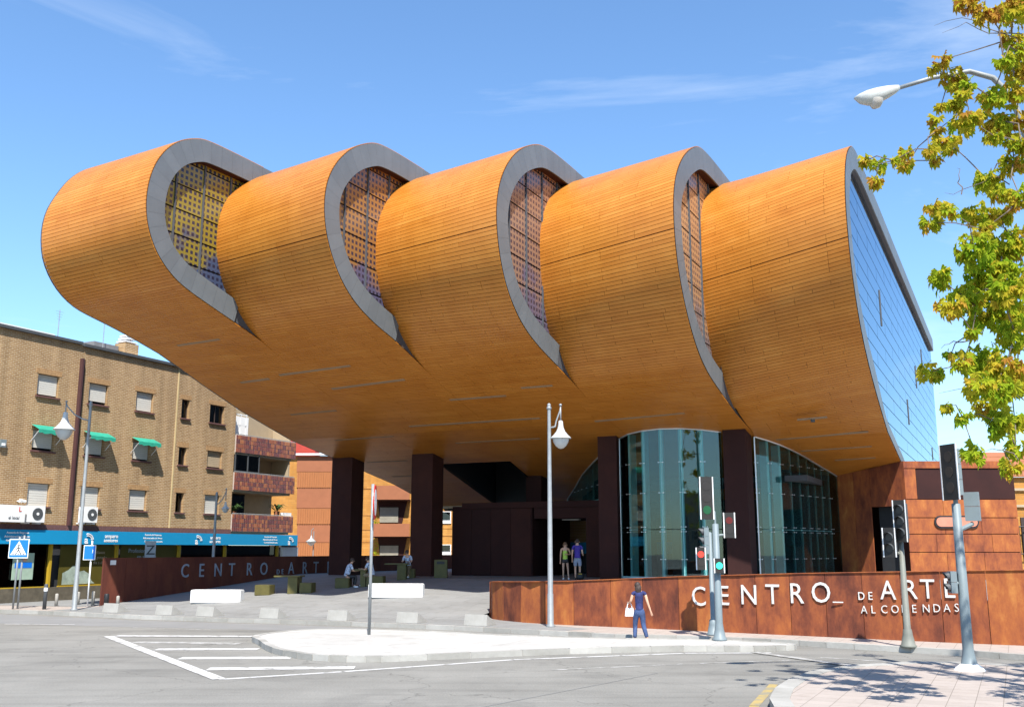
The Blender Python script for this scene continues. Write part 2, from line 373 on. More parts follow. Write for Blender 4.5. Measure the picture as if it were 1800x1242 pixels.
def enrich(m, kind):
    """add worn detail to an existing ground material: cracks, repairs, stains, joints (all with their own shape)"""
    t = m.node_tree; b = t.nodes['Principled BSDF']
    src = b.inputs['Base Color'].links[0].from_socket
    g = t.nodes.new('ShaderNodeNewGeometry')
    def mul(sock, fac_sock, col):
        mm = t.nodes.new('ShaderNodeMixRGB'); mm.blend_type = 'MULTIPLY'; mm.inputs['Color2'].default_value = col + (1,)
        t.links.new(fac_sock, mm.inputs['Fac']); t.links.new(sock, mm.inputs['Color1']); return mm.outputs[0]
    def noise(scale, det=4, dist=0.0, rough=.6, vec=None):
        n = t.nodes.new('ShaderNodeTexNoise'); n.inputs['Scale'].default_value = scale; n.inputs['Detail'].default_value = det; n.inputs['Distortion'].default_value = dist; n.inputs['Roughness'].default_value = rough
        t.links.new(vec if vec else g.outputs['Position'], n.inputs['Vector']); return n.outputs['Fac']
    def band(sock, lo, hi, out=1.0):
        r = t.nodes.new('ShaderNodeMapRange'); r.inputs[1].default_value = lo; r.inputs[2].default_value = hi; r.inputs[4].default_value = out; t.links.new(sock, r.inputs[0]); return r.outputs[0]
    s_ = src
    if kind == 'road':
        s_ = mul(s_, band(noise(26, 3, 0, .8), .40, .66, .8), (.72, .72, .72))          # aggregate
        v = t.nodes.new('ShaderNodeTexVoronoi'); v.feature = 'DISTANCE_TO_EDGE'; v.inputs['Scale'].default_value = .22
        w = t.nodes.new('ShaderNodeVectorMath'); w.operation = 'ADD'
        n3 = t.nodes.new('ShaderNodeTexNoise'); n3.inputs['Scale'].default_value = 1.3; n3.inputs['Detail'].default_value = 5; t.links.new(g.outputs['Position'], n3.inputs['Vector'])
        t.links.new(g.outputs['Position'], w.inputs[0]); t.links.new(n3.outputs['Color'], w.inputs[1]); t.links.new(w.outputs[0], v.inputs['Vector'])
        s_ = mul(s_, band(v.outputs['Distance'], .0045, .001, .55), (.45, .45, .45))      # hairline cracks
        s_ = mul(s_, band(noise(.55, 5, .4), .56, .62, .35), (.70, .70, .71))            # oil and repair stains
        mp_ = t.nodes.new('ShaderNodeMapping'); mp_.inputs['Rotation'].default_value = (0, 0, -.30); mp_.inputs['Scale'].default_value = (.10, 1.3, 1); t.links.new(g.outputs['Position'], mp_.inputs[0])
        s_ = mul(s_, band(noise(1.0, 4, 0, .6, mp_.outputs[0]), .48, .66, .55), (.70, .70, .705))  # wheel tracks
    else:
        s_ = mul(s_, band(noise(1.6, 6, .3, .7), .52, .72, .6), (.70, .68, .65))
        s_ = mul(s_, band(noise(.35, 6, .5, .7), .50, .68, .5), (.78, .77, .75))
        s_ = mul(s_, band(noise(30, 2, 0, .8), .5, .7, .4), (.82, .82, .82))
        br = t.nodes.new('ShaderNodeTexBrick'); br.inputs['Scale'].default_value = 1; sz = {'slab': (1.6, .8), 'tile': (.4, .4), 'island': (2.4, 2.4)}[kind]
        br.inputs['Brick Width'].default_value = sz[0]; br.inputs['Row Height'].default_value = sz[1]; br.inputs['Mortar Size'].default_value = .008 if kind != 'tile' else .006
        br.offset = .5 if kind == 'slab' else 0
        br.inputs['Color1'].default_value = (1, 1, 1, 1); br.inputs['Color2'].default_value = (.90, .90, .90, 1); br.inputs['Mortar'].default_value = (.42, .41, .39, 1)
        mp_ = t.nodes.new('ShaderNodeMapping'); mp_.inputs['Rotation'].default_value = (0, 0, AL); t.links.new(g.outputs['Position'], mp_.inputs[0]); t.links.new(mp_.outputs[0], br.inputs['Vector'])
        mm = t.nodes.new('ShaderNodeMixRGB'); mm.blend_type = 'MULTIPLY'; mm.inputs['Fac'].default_value = .8
        t.links.new(s_, mm.inputs['Color1']); t.links.new(br.outputs['Color'], mm.inputs['Color2']); s_ = mm.outputs[0]
    t.links.new(s_, b.inputs['Base Color'])
enrich(asph, 'road'); enrich(pave, 'slab'); enrich(pinkpave, 'tile'); enrich(islandm, 'island')
# ------------------------------------------------------------------ mesh helpers
class MB:
    def __init__(self): self.v = []; self.f = []; self.t = []
    def add(self, vs, fs, tone=0.5):
        o = len(self.v); self.v += [Vector(p) for p in vs]
        self.f += [tuple(i + o for i in f) for f in fs]; self.t += [tone] * len(fs)
        return self
    def box(self, c, s, X=Vector((1, 0, 0)), Y=Vector((0, 1, 0)), Z=Vector((0, 0, 1)), tone=0.5):
        c = Vector(c); vs = []
        for k in (-.5, .5):
            for j in (-.5, .5):
                for i in (-.5, .5): vs.append(c + X * (i * s[0]) + Y * (j * s[1]) + Z * (k * s[2]))
        return self.add(vs, [(0, 2, 3, 1), (4, 5, 7, 6), (0, 1, 5, 4), (2, 6, 7, 3), (0, 4, 6, 2), (1, 3, 7, 5)], tone)
    def nbox(self, c, s, tone=0.5):          # box on the site grid: s = along n, along e, up
        return self.box(c, s, NV, EV, UP, tone)
    def prism(self, pts, z0, z1, tone=0.5):
        n = len(pts)
        vs = [Vector((p[0], p[1], z0)) for p in pts] + [Vector((p[0], p[1], z1)) for p in pts]
        return self.add(vs, [tuple(range(n))[::-1], tuple(range(n, 2 * n))] + [(i, (i + 1) % n, (i + 1) % n + n, i + n) for i in range(n)], tone)
    def slab(self, pts, d, tone=0.5):         # 3-D polygon given thickness vector d
        n = len(pts); pts = [Vector(p) for p in pts]
        return self.add(pts + [p + d for p in pts], [tuple(range(n)), tuple(range(n, 2 * n))[::-1]] + [(i, i + n, (i + 1) % n + n, (i + 1) % n) for i in range(n)], tone)
    def tube(self, path, rad, seg=10, tone=0.5, cap=True):
        path = [Vector(p) for p in path]
        if not isinstance(rad, (list, tuple)): rad = [rad] * len(path)
        o = len(self.v); px = None
        for i, p in enumerate(path):
            a = path[max(0, i - 1)]; b = path[min(len(path) - 1, i + 1)]
            d = (b - a).normalized()
            if px is None: px = d.orthogonal().normalized()
            x = (px - d * px.dot(d)).normalized(); px = x; y = d.cross(x)
            for k in range(seg):
                an = 2 * math.pi * k / seg
                self.v.append(p + (x * math.cos(an) + y * math.sin(an)) * rad[i])
        nf = []
        for i in range(len(path) - 1):
            for k in range(seg):
                a = o + i * seg + k; b = o + i * seg + (k + 1) % seg
                nf.append((a, b, b + seg, a + seg))
        if cap:
            nf.append(tuple(o + k for k in range(seg))[::-1]); l = o + (len(path) - 1) * seg
            nf.append(tuple(l + k for k in range(seg)))
        self.f += nf; self.t += [tone] * len(nf); return self
    def lathe(self, prof, c=(0, 0, 0), seg=20, tone=0.5):
        c = Vector(c); o = len(self.v)
        for r_, z in prof:
            for k in range(seg):
                a = 2 * math.pi * k / seg
                self.v.append(c + Vector((r_ * math.cos(a), r_ * math.sin(a), z)))
        nf = []
        for i in range(len(prof) - 1):
            for k in range(seg):
                a = o + i * seg + k; b = o + i * seg + (k + 1) % seg
                nf.append((a, b, b + seg, a + seg))
        self.f += nf; self.t += [tone] * len(nf); return self
    def disc(self, c, nrm, r_, seg=20, th=0.01, tone=0.5):
        c = Vector(c); nrm = Vector(nrm).normalized()
        return self.tube([c, c + nrm * th], r_, seg, tone)
    def build(self, name, mat, parent=None, smooth=False, shift=True):
        me = bpy.data.meshes.new(name)
        off = parent_world(parent) if (parent is not None and shift) else Vector((0, 0, 0))
        me.from_pydata([tuple(p - off) for p in self.v], [], self.f)
        at = me.attributes.new('tone', 'FLOAT', 'FACE')
        at.data.foreach_set('value', self.t)
        me.materials.append(mat)
        if smooth:
            me.polygons.foreach_set('use_smooth', [True] * len(me.polygons))
        o = bpy.data.objects.new(name, me)
        COL.objects.link(o)
        if parent is not None: o.parent = parent
        return o
def parent_world(p):
    v = Vector((0, 0, 0))
    while p is not None:
        v += p.location; p = p.parent
    return v
def tag(o, label=None, cat=None, group=None, kind=None):
    if label: o['label'] = label
    if cat: o['category'] = cat
    if group: o['group'] = group
    if kind: o['kind'] = kind
    return o
def thing(name, label, cat, loc=(0, 0, 0), group=None):
    o = bpy.data.objects.new(name, None); COL.objects.link(o)
    o.location = loc; o.empty_display_size = 0.3
    return tag(o, label, cat, group)
KIDS = {}
def copy_thing(src, loc, label, rz=0.0):
    kids = [c for c in COL.objects if c.parent == src]
    r = src.copy(); COL.objects.link(r); r.location = loc; r.rotation_euler = (0, 0, rz); r['label'] = label
    for ch in kids:
        c = ch.copy(); COL.objects.link(c); c.parent = r
        for g in [x for x in COL.objects if x.parent == ch]:
            d = g.copy(); COL.objects.link(d); d.parent = c
    return r
def text_mesh(s, size, ext=0.01, mat=None, bold=0.0):
    cu = bpy.data.curves.new('txt', 'FONT'); cu.body = s; cu.size = size; cu.extrude = ext; cu.offset = bold
    cu.resolution_u = 3
    ob = bpy.data.objects.new('txt', cu); COL.objects.link(ob)
    dg = bpy.context.evaluated_depsgraph_get(); dg.update()
    me = bpy.data.meshes.new_from_object(ob.evaluated_get(dg))
    bpy.data.objects.remove(ob); bpy.data.curves.remove(cu)
    me.materials.clear(); me.materials.append(mat)
    return me
def place_text(name, s, size, org, X, Y, mat, parent, ext=0.01, bold=0.0, sx=1.0):
    me = text_mesh(s, size, ext, mat, bold)
    X = Vector(X).normalized(); Y = Vector(Y).normalized(); Z = X.cross(Y)
    M = Matrix((X, Y, Z)).transposed().to_4x4()
    off = parent_world(parent) if parent is not None else Vector((0, 0, 0))
    S = Matrix.Diagonal((sx, 1, 1, 1))
    me.transform(Matrix.Translation(Vector(org) - off) @ M @ S)
    o = bpy.data.objects.new(name, me); COL.objects.link(o)
    if parent is not None: o.parent = parent
    return o

# ------------------------------------------------------------------ ground
big = MB(); big.add([(-400, -150, 0), (400, -150, 0), (400, 600, 0), (-400, 600, 0)], [(0, 1, 2, 3)])
road = tag(big.build('road', asph), kind='structure')

KERB = [(-70, 43.5), (-40, 42.4), (-20.57, 41.38), (-18.7, 40.66), (-16.26, 39.29), (-13.56, 37.71), (-9.99, 36.25), (-6.98, 35.16), (-3.71, 33.65), (-0.88, 32.04), (1.67, 30.39), (2.93, 29.5),
        (4.6, 29.0), (6.31, 28.3), (7.61, 27.45), (8.75, 26.5), (9.83, 25.61), (10.87, 24.81), (11.9, 23.7), (14.5, 21.5), (30, 8)]
def kerb_line(pts, name, parent, z1=0.13, w=0.16, step=0.98, inward=1, closed=False, tone=None):
    P = [Vector((p[0], p[1], 0)) for p in pts]
    if closed: P.append(P[0])
    # resample
    out = [P[0]]; acc = 0
    tot = []
    for a, b in zip(P, P[1:]):
        L = (b - a).length; n = max(1, round(L / step))
        for i in range(n): tot.append((a.lerp(b, i / n), a.lerp(b, (i + 1) / n)))
    ob = []
    far = MB()
    for a, b in tot:
        d = (b - a).normalized(); s = Vector((-d.y, d.x, 0)) * inward
        g = d * 0.008
        q = [a + g - s * .015, b - g - s * .015, b - g + s * w, a + g + s * w]
        if inward < 0: q = q[::-1]
        t_ = rnd.random(); dz = rnd.uniform(-0.004, 0.004)
        mid = (a + b) / 2
        if -22 < mid.x < 15 and 5 < mid.y < 46:
            m = MB(); m.prism(q, 0.002, z1 + 0.012 + dz, t_); m.build(name, kerbm, parent)
        else: far.prism(q, 0.002, z1 + 0.012 + dz, t_)
    if far.v: tag(far.build('far_kerbstones', kerbm, parent), kind='stuff')
side = [(p[0], p[1]) for p in KERB] + [(60, 8), (60, 120), (-90, 120), (-90, 44.5)]
sw = MB(); sw.prism(side, -0.05, 0.13)
sidewalk = tag(sw.build('pavement', pinkpave), kind='structure')
kerb_line(KERB, 'kerbstone', sidewalk)

WALLP = [(-17.03, 32.6), (-16.5, 31.75), (-15.5, 31.1), (-14.5, 30.65), (-13.1, 30.45), (-11.1, 30.33), (-9.2, 30.05), (-7.4, 29.8), (-5.5, 29.62), (-2.7, 29.25), (0, 29.1), (3, 28.95)]
WALLT = [1.37, 1.40, 1.43, 1.46, 1.5, 1.6, 1.7, 1.77, 1.84, 1.92, 1.99, 2.03]
def lin(x, xs, ys):
    if x <= xs[0]: return ys[0]
    for a, b, c, d in zip(xs, xs[1:], ys, ys[1:]):
        if x <= b: return c + (d - c) * (x - a) / (b - a)
    return ys[-1]
def sm(a, b, x):
    t = min(1, max(0, (x - a) / (b - a))); return t * t * (3 - 2 * t)
def ramp_h(N, u):
    Lr = lin(N, [-35.5, -28, -17], [13.5, 11, 10])
    return 0.136 + (1.2 - 0.136) * min(1, max(0, (u - front_u(N)) / Lr)) if N < -17.05 else 1.2
front_u = lambda N: lin(N, [-35.5, -33, -28, -22, -17], [31.6, 30.6, 30.2, 30.0, 31.0])
# plaza, a warped sheet of paving
pz = MB()
Ns = [-35.42 + i * 0.75 for i in range(26)]; Ns = [x for x in Ns if x < -17.3] + [-17.06]
idx = {}; NJ = 46
for i, N in enumerate(Ns):
    for j in range(NJ):
        f0 = front_u(N); uu = f0 + (72 - f0) * (j / (NJ - 1)) ** 1.5
        idx[i, j] = len(pz.v); pz.v.append(W(N, uu, ramp_h(N, uu) + .0006))
for i in range(len(Ns) - 1):
    for j in range(NJ - 1):
        pz.f.append((idx[i, j], idx[i + 1, j], idx[i + 1, j + 1], idx[i, j + 1])); pz.t.append(.5)
plaza = tag(pz.build('plaza_paving', pave), kind='structure')
# grey apron between the plaza and its kerb
ap = MB()
apn = [(-18.5, 40.7), (-16.26, 39.35), (-13.56, 37.77), (-9.99, 36.31), (-6.98, 35.22), (-3.71, 33.71), (-0.88, 32.1), (1.4, 30.6), (2.2, 31.4)]
aw = [W(-17.1, 32.4, 0), W(-22, 33, 0), W(-30, 33, 0), W(-35.4, 33, 0)]
pts = [Vector((a, b, 0)) + Vector((.17, .17, 0)) for a, b in apn] + [W(-14.5, 30.6, 0), W(-16.5, 31.7, 0)] + aw
ap.add([(p.x, p.y, 0.1335) for p in pts], [tuple(range(len(pts)))])
tag(ap.build('plaza_apron', pave), kind='structure')
# podium behind the front rust wall
po = MB()
pp = [W(N, u + 0.12, 0) for N, u in zip([p[0] for p in WALLP], [p[1] for p in WALLP])] + [W(3, 62, 0), W(-17.05, 62, 0)]
po.prism(pp, 0.0, 1.2)
tag(po.build('podium', pave), kind='structure')
gz = MB(); gz.add([W(-41, 30, .137), W(-35.7, 30.8, .137), W(-35.7, 70, .137), W(-41, 70, .137)], [(0, 1, 2, 3)])
tag(gz.build('side_street_paving', pave), kind='structure')

# traffic island
ISL = [(-6.77, 27.71), (-7.25, 28.9), (-7.09, 30.0), (-6.5, 31.0), (-5.4, 31.5), (-3.43, 31.19), (0, 29.26), (3.1, 28.21), (5.36, 27.75), (6.6, 27.1), (7.26, 26.47),
       (6.6, 26.0), (5.68, 25.89), (4.28, 25.93), (1.4, 25.3), (-1.96, 23.93), (-3.32, 23.5), (-4.58, 23.9), (-5.86, 25.47)]
def smooth_poly(P, n=4):
    out = []
    for i in range(len(P)):
        p0, p1, p2, p3 = [Vector(P[(i + k) % len(P)]) for k in (-1, 0, 1, 2)]
        for j in range(n):
            t = j / n
            out.append(tuple(0.5 * ((2 * p1) + (p2 - p0) * t + (2 * p0 - 5 * p1 + 4 * p2 - p3) * t * t + (3 * p1 - p0 - 3 * p2 + p3) * t ** 3)))
    return out
isl = smooth_poly(ISL, 3)
im = MB(); im.prism(isl[::-1], -0.05, 0.13)
island = tag(im.build('traffic_island', islandm), kind='structure')
kerb_line(isl, 'kerbstone', island, inward=-1, closed=True)
# near corner pavement
COR = [(3.2, 9.0), (3.6, 13.5), (4.19, 16.98), (4.62, 18.27), (5.21, 19.53), (6.01, 20.8), (7.13, 21.75), (8.64, 22.45), (9.87, 22.3), (12, 20.6), (18, 15), (30, 3)]
cm = MB(); cm.prism([(p[0], p[1]) for p in COR][::-1] + [(3.2, 2), (30, 0)], -0.05, 0.13)
corner = tag(cm.build('corner_pavement', pinkpave), kind='structure')
kerb_line(COR, 'kerbstone', corner, inward=-1, w=0.3)
ch = MB()
def strip(m, a, b, w, z=0.004):
    a = Vector((a[0], a[1], 0)); b = Vector((b[0], b[1], 0)); d = (b - a).normalized(); s = Vector((-d.y, d.x, 0)) * w / 2
    m.add([(p.x, p.y, z) for p in (a - s, b - s, b + s, a + s)], [(0, 1, 2, 3)])
def marking(name, segs, w, mat, z=0.004):
    m = MB()
    for a, b in segs: strip(m, a, b, w, z); z += 0.0012
    return tag(m.build(name, mat), kind='structure')
marking('edge_line', [((-5.77, 20.5), (-3.56, 21.75)), ((-3.5, 21.78), (0, 24.05)), ((0.04, 24.07), (4.21, 25.5)), ((4.25, 25.52), (6.4, 25.6))], 0.17, white)
marking('hatch_line', [((-11.86, 30.4), (-5.75, 20.5))], 0.28, white, 0.010)
marking('hatch_line', [((-11.7, 30.5), (-7.6, 30.3))], 0.45, white, 0.014)
marking('hatch_stripe', [((-10.4, 28.5), (-7.4, 28.1))], 0.5, worn, 0.006)
marking('hatch_stripe', [((-9.1, 26.5), (-6.5, 26.6))], 0.5, white, 0.006)
marking('hatch_stripe', [((-7.8, 24.4), (-5.2, 24.5))], 0.5, white, 0.006)
marking('hatch_stripe', [((-6.5, 22.25), (-3.4, 22.5))], 0.5, white, 0.006)
marking('lane_line', [((0.84, 22.05), (3.81, 23.2))], 0.12, worn)
marking('lane_line', [((4.2, 23.3), (6.4, 23.95))], 0.12, worn, 0.005)
marking('crossing_line', [((6.0, 25.7), (7.7, 22.2))], 0.25, worn, 0.016)
marking('lane_line', [((7.3, 24.6), (8.9, 23.4))], 0.12, worn)
marking('side_road_line', [((-17.4, 35.4), (-14.9, 35.2))], 0.12, white)
marking('side_road_line', [((-12.4, 33.8), (-9.6, 32.9))], 0.12, worn)
marking('yellow_line', [((3.35, 14.5), (3.95, 17.1)), ((3.96, 17.12), (4.95, 19.75))], 0.16, yellowp)
# patched asphalt and tar joints
patch = plain('dark_patch', (0.16, 0.158, 0.152), 0.92, var=0.15, scale=1.2, bump=0.5)
marking('tar_joint', [((6.0, 25.2), (8.6, 22.7)), ((-2, 15), (3, 21.5))], 0.035, patch, 0.0022)
wornlane = plain('worn_lane', (0.20, 0.197, 0.19), 0.92, var=0.1, scale=0.6, bump=0.5)
m = MB(); m.add([(-14, 34.5, .0022), (-6.5, 32.4, .0022), (0, 29.9, .0022), (3, 28.6, .0022), (4.5, 28.7, .0022), (2.2, 29.9, .0022), (-1, 31.7, .0022), (-7.2, 34.8, .0022), (-13.6, 37.2, .0022), (-20, 40.6, .0022), (-30, 41.2, .0022), (-22, 37, .0022)], [tuple(range(12))])
tag(m.build('lane_resurfacing', wornlane), kind='structure')

# ------------------------------------------------------------------ ART CENTRE
art = thing('art_centre', 'art centre with five overlapping curled timber-clad noses edged in grey metal over a dark underpass', 'building', W(-18, 45, 0))
NK = [-32.4, -26.79, -20.93, -15.27, -9.79, -4.42]
SU = [20, 27, 29, 31.1, 33.9, 36.5, 40.2, 44, 49.8, 54.3, 60]
SZ = [13.6, 11.95, 11.35, 10.78, 9.78, 8.92, 7.92, 7.28, 6.25, 5.15, 3.8]
S = lambda u: lin(u, SU, SZ)
PR = {  # outer edge of each lobe at its right end: (u, z)
 1: [(27.7, 18.12), (26.85, 17.95), (26.05, 17.58), (25.42, 17.05), (24.93, 16.35), (24.65, 15.58), (24.56, 14.72), (24.7, 13.88), (25.1, 13.12), (25.65, 12.56), (26.46, 12.07), (27.78, 11.67), (29.4, 11.24), (31.09, 10.78)],
 2: [(30.9, 18.1), (29.8, 17.78), (28.75, 17.2), (27.95, 16.45), (27.45, 15.72), (27.2, 14.95), (27.2, 14.12), (27.41, 13.32), (27.86, 12.54), (28.51, 11.82), (29.45, 11.22), (30.75, 10.74), (32.0, 10.42), (33.89, 9.78)],
 3: [(33.9, 18.1), (32.55, 17.7), (31.3, 17.02), (30.35, 16.15), (29.78, 15.28), (29.52, 14.42), (29.52, 13.45), (29.86, 12.25), (30.48, 11.3), (31.44, 10.5), (32.78, 9.92), (34.64, 9.42), (36.52, 8.92)],
 4: [(36.6, 18.08), (35.2, 17.55), (33.9, 16.75), (32.93, 15.75), (32.5, 14.84), (32.4, 13.74), (32.62, 12.5), (33.12, 11.42), (33.95, 10.35), (35.05, 9.45), (36.4, 8.85), (38.1, 8.42), (40.2, 7.92)],
 5: [(39.4, 18.08), (38.0, 17.65), (36.75, 16.9), (35.95, 15.95), (35.55, 14.9), (35.5, 13.9), (35.75, 12.7), (36.3, 11.6), (37.0, 10.75), (37.95, 9.95), (39.3, 9.15), (41.6, 8.15), (44.0, 7.28)]}
PL = {
 1: [(28.1, 18.12), (27.1, 17.9), (26.3, 17.4), (25.7, 16.75), (25.25, 16.0), (24.92, 15.3), (24.8, 14.6), (24.83, 14.0), (24.97, 13.37), (25.35, 12.74), (25.87, 12.23), (26.6, 11.83), (27.5, 11.62), (29.0, 11.32), (31.09, 10.78)],
 2: [(32.3, 18.12), (31.2, 17.95), (30.27, 17.5), (29.25, 16.6), (28.74, 15.67), (28.6, 14.8), (28.62, 14.04), (28.8, 13.34), (29.22, 12.5), (29.8, 11.72), (30.5, 11.15), (31.3, 10.74), (32.6, 10.24), (33.89, 9.78)],
 3: [(35.4, 18.1), (34.4, 17.95), (33.36, 17.55), (32.2, 16.71), (31.42, 15.69), (31.08, 14.84), (31.0, 13.9), (31.13, 13.01), (31.42, 12.2), (31.9, 11.5), (32.6, 10.75), (33.3, 10.2), (34.1, 9.76), (35.2, 9.35), (36.52, 8.92)],
 4: [(38.4, 18.1), (37.3, 17.85), (36.12, 17.28), (34.7, 16.2), (34.05, 15.0), (33.9, 14.0), (34.02, 12.9), (34.3, 11.7), (34.75, 10.7), (35.35, 9.8), (36.05, 9.2), (36.9, 8.83), (38.3, 8.42), (40.2, 7.92)],
 5: [(41.8, 18.08), (40.9, 17.95), (39.88, 17.65), (38.2, 16.66), (37.35, 15.6), (37.06, 14.4), (37.08, 13.16), (37.45, 11.5), (38.05, 10.2), (38.8, 9.05), (39.7, 8.35), (40.9, 7.88), (42.3, 7.58), (44.0, 7.28)]}
def spline(P, n=8):
    out = []
    P = [P[0]] + P + [P[-1]]
    for i in range(1, len(P) - 2):
        p0, p1, p2, p3 = [Vector(q) for q in P[i - 1:i + 3]]
        for j in range(n):
            t = j / n
            out.append(0.5 * ((2 * p1) + (p2 - p0) * t + (2 * p0 - 5 * p1 + 4 * p2 - p3) * t * t + (3 * p1 - p0 - 3 * p2 + p3) * t ** 3))
    out.append(Vector(P[-2])); return out
def relax(P, k=14):
    for _ in range(k):
        P = [P[0]] + [(P[i - 1] + P[i] * 2 + P[i + 1]) / 4 for i in range(1, len(P) - 1)] + [P[-1]]
    return P
def length(P): return sum((b - a).length for a, b in zip(P, P[1:]))
def resample(P, n):
    L = length(P); out = [P[0]]; acc = 0; k = 1; seg = 0
    d = [0]
    for a, b in zip(P, P[1:]): d.append(d[-1] + (b - a).length)
    out = []; j = 0
    for i in range(n + 1):
        s = L * i / n
        while j < len(d) - 2 and d[j + 1] < s: j += 1
        t = (s - d[j]) / max(1e-9, d[j + 1] - d[j]); out.append(P[j].lerp(P[j + 1], min(1, t)))
    return out
ROW = 0.145
UM = [None, 31.09, 33.89, 36.52, 40.2, 44.0]
DR = {}; DL = {}
for k in range(1, 6):
    DR[k] = relax(spline([(PR[k][0][0] + 3.0, 18.14)] + PR[k]))
    DL[k] = relax(spline([(PR[k][0][0] + 3.0, 18.14)] + PL[k]))
SB = []      # soffit rows common to every lobe
u_ = 27.0
while u_ < 54.3:
    SB.append(u_); sl = (S(u_ + .1) - S(u_)) / .1; u_ += ROW / math.sqrt(1 + sl * sl)
SB.append(54.3)
def rows_of(k):
    """list of (left point, right point) pairs from the crest round the nose to the low edge"""
    L0, R0 = DL[k], DR[k]
    um = UM[k]
    base = [s for s in SB if s > um + 0.05]
    j0 = base[0]
    L1 = L0 + [Vector((j0, S(j0)))]; R1 = R0 + [Vector((j0, S(j0)))]
    n = round((length(L1) + length(R1)) / 2 / ROW)
    rows = list(zip(resample(L1, n), resample(R1, n)))
    seam = min(range(len(rows)), key=lambda i: abs(rows[i][1].y - [0, 99, 13.5, 13.55, 13.5, 13.3][k]) + (0 if i < len(rows) * .7 else 9))
    rows += [(Vector((s, S(s))), Vector((s, S(s)))) for s in base[1:]]
    return rows, (seam if k > 1 else -9)
TRI = [(-27.1, 45.9), (-22.9, 45.9), (-24.2, 54.4), (-28.1, 54.4)]     # opening in the soffit
def hole(u):
    if u < 45.9: return None
    t = (u - 45.9) / 8.5
    return (-27.1 - 1.0 * t, -22.9 - 1.3 * t)
stuffplanks = MB(); shells = []
singles = []
def plank_geo(m, a0, a1, b0, b1, Na, Nb, N0, N1, tone, th=0.028):
    """a* left profile points, b* right, between Na and Nb inside the lobe N0..N1"""
    def pt(a, b, N):
        t = (N - N0) / (N1 - N0); q = a.lerp(b, t); return q
    vs = []
    for N in (Na, Nb):
        p = pt(a0, b0, N); q = pt(a1, b1, N)
        d = (q - p); nn = Vector((d.y, -d.x)); nn.normalize()
        if nn.length == 0: nn = Vector((0, 1))
        for w_ in (p, q, q - nn * th, p - nn * th): vs.append(W(N, w_.x, w_.y))
    m.add(vs, [(0, 1, 5, 4)[::-1], (3, 2, 1, 0)[::-1], (4, 5, 6, 7)[::-1], (0, 4, 7, 3)[::-1], (1, 2, 6, 5)[::-1]], tone)
cnt = 0
for k in range(1, 6):
    rows, seam = rows_of(k)
    N0 = NK[k - 1] - (0.5 if k > 1 else 0); N1 = NK[k]
    # dark backing shell
    sh = MB()
    for (a, b) in rows:
        pass
    prev = None
    for i in range(len(rows) - 1):
        a0, b0 = rows[i]; a1, b1 = rows[i + 1]
        h = hole((a0.x + a1.x) / 2) if i > 60 else None
        NS = NK[k - 1] if (i > 60 and k > 1 and a1.x > UM[k - 1] + .1) else N0
        spans = [(NS, N1)]
        if h:
            sp = []
            if h[0] > NS: sp.append((NS, min(N1, h[0])))
            if h[1] < N1: sp.append((max(NS, h[1]), N1))
            spans = sp
        for (s0, s1) in spans:
            if s1 - s0 < 0.05: continue
            def q(a, b, N, n_):
                t = (N - N0) / (N1 - N0); w_ = a.lerp(b, t); return W(N, w_.x - n_.x * .05, w_.y - n_.y * .05)
            d = a1 - a0; nn = Vector((d.y, -d.x)).normalized()
            sh.add([q(a0, b0, s0, nn), q(a1, b1, s0, nn), q(a1, b1, s1, nn), q(a0, b0, s1, nn)], [(0, 3, 2, 1)])
            # joints along the row
            js = [s0]; x = s0 + rnd.choice([0.8, 1.5, 2.2, 2.9])
            while x < s1 - 0.5: js.append(x); x += rnd.choice([2.2, 2.9, 2.9])
            js.append(s1)
            g0 = 0.11; g1 = 0.0
            if i == seam: g0 = 0.26
            A0 = a0.lerp(a1, g0); B0 = b0.lerp(b1, g0)
            rowt = rnd.uniform(-.12, .12)
            for ja, jb in zip(js, js[1:]):
                tone = min(1, max(0, rnd.gauss(0.5, 0.2) + rowt))
                rank = (i in range(14, 60))
                if rank and cnt < 300 and (k in (1, 2, 3, 5) and i % 2 == 0 or k == 4 and i % 3 == 0) and jb - ja > 1.4:
                    m = MB(); plank_geo(m, A0, a1, B0, b1, ja + .006, jb - .006, N0, N1, tone); singles.append(m); cnt += 1
                else:
                    plank_geo(stuffplanks, A0, a1, B0, b1, ja + .006, jb - .006, N0, N1, tone)
    sh.build('cladding_backing', under, art)
for m in singles: m.build('plank', wood, art)
tag(stuffplanks.build('planking', wood, art), kind='stuff')

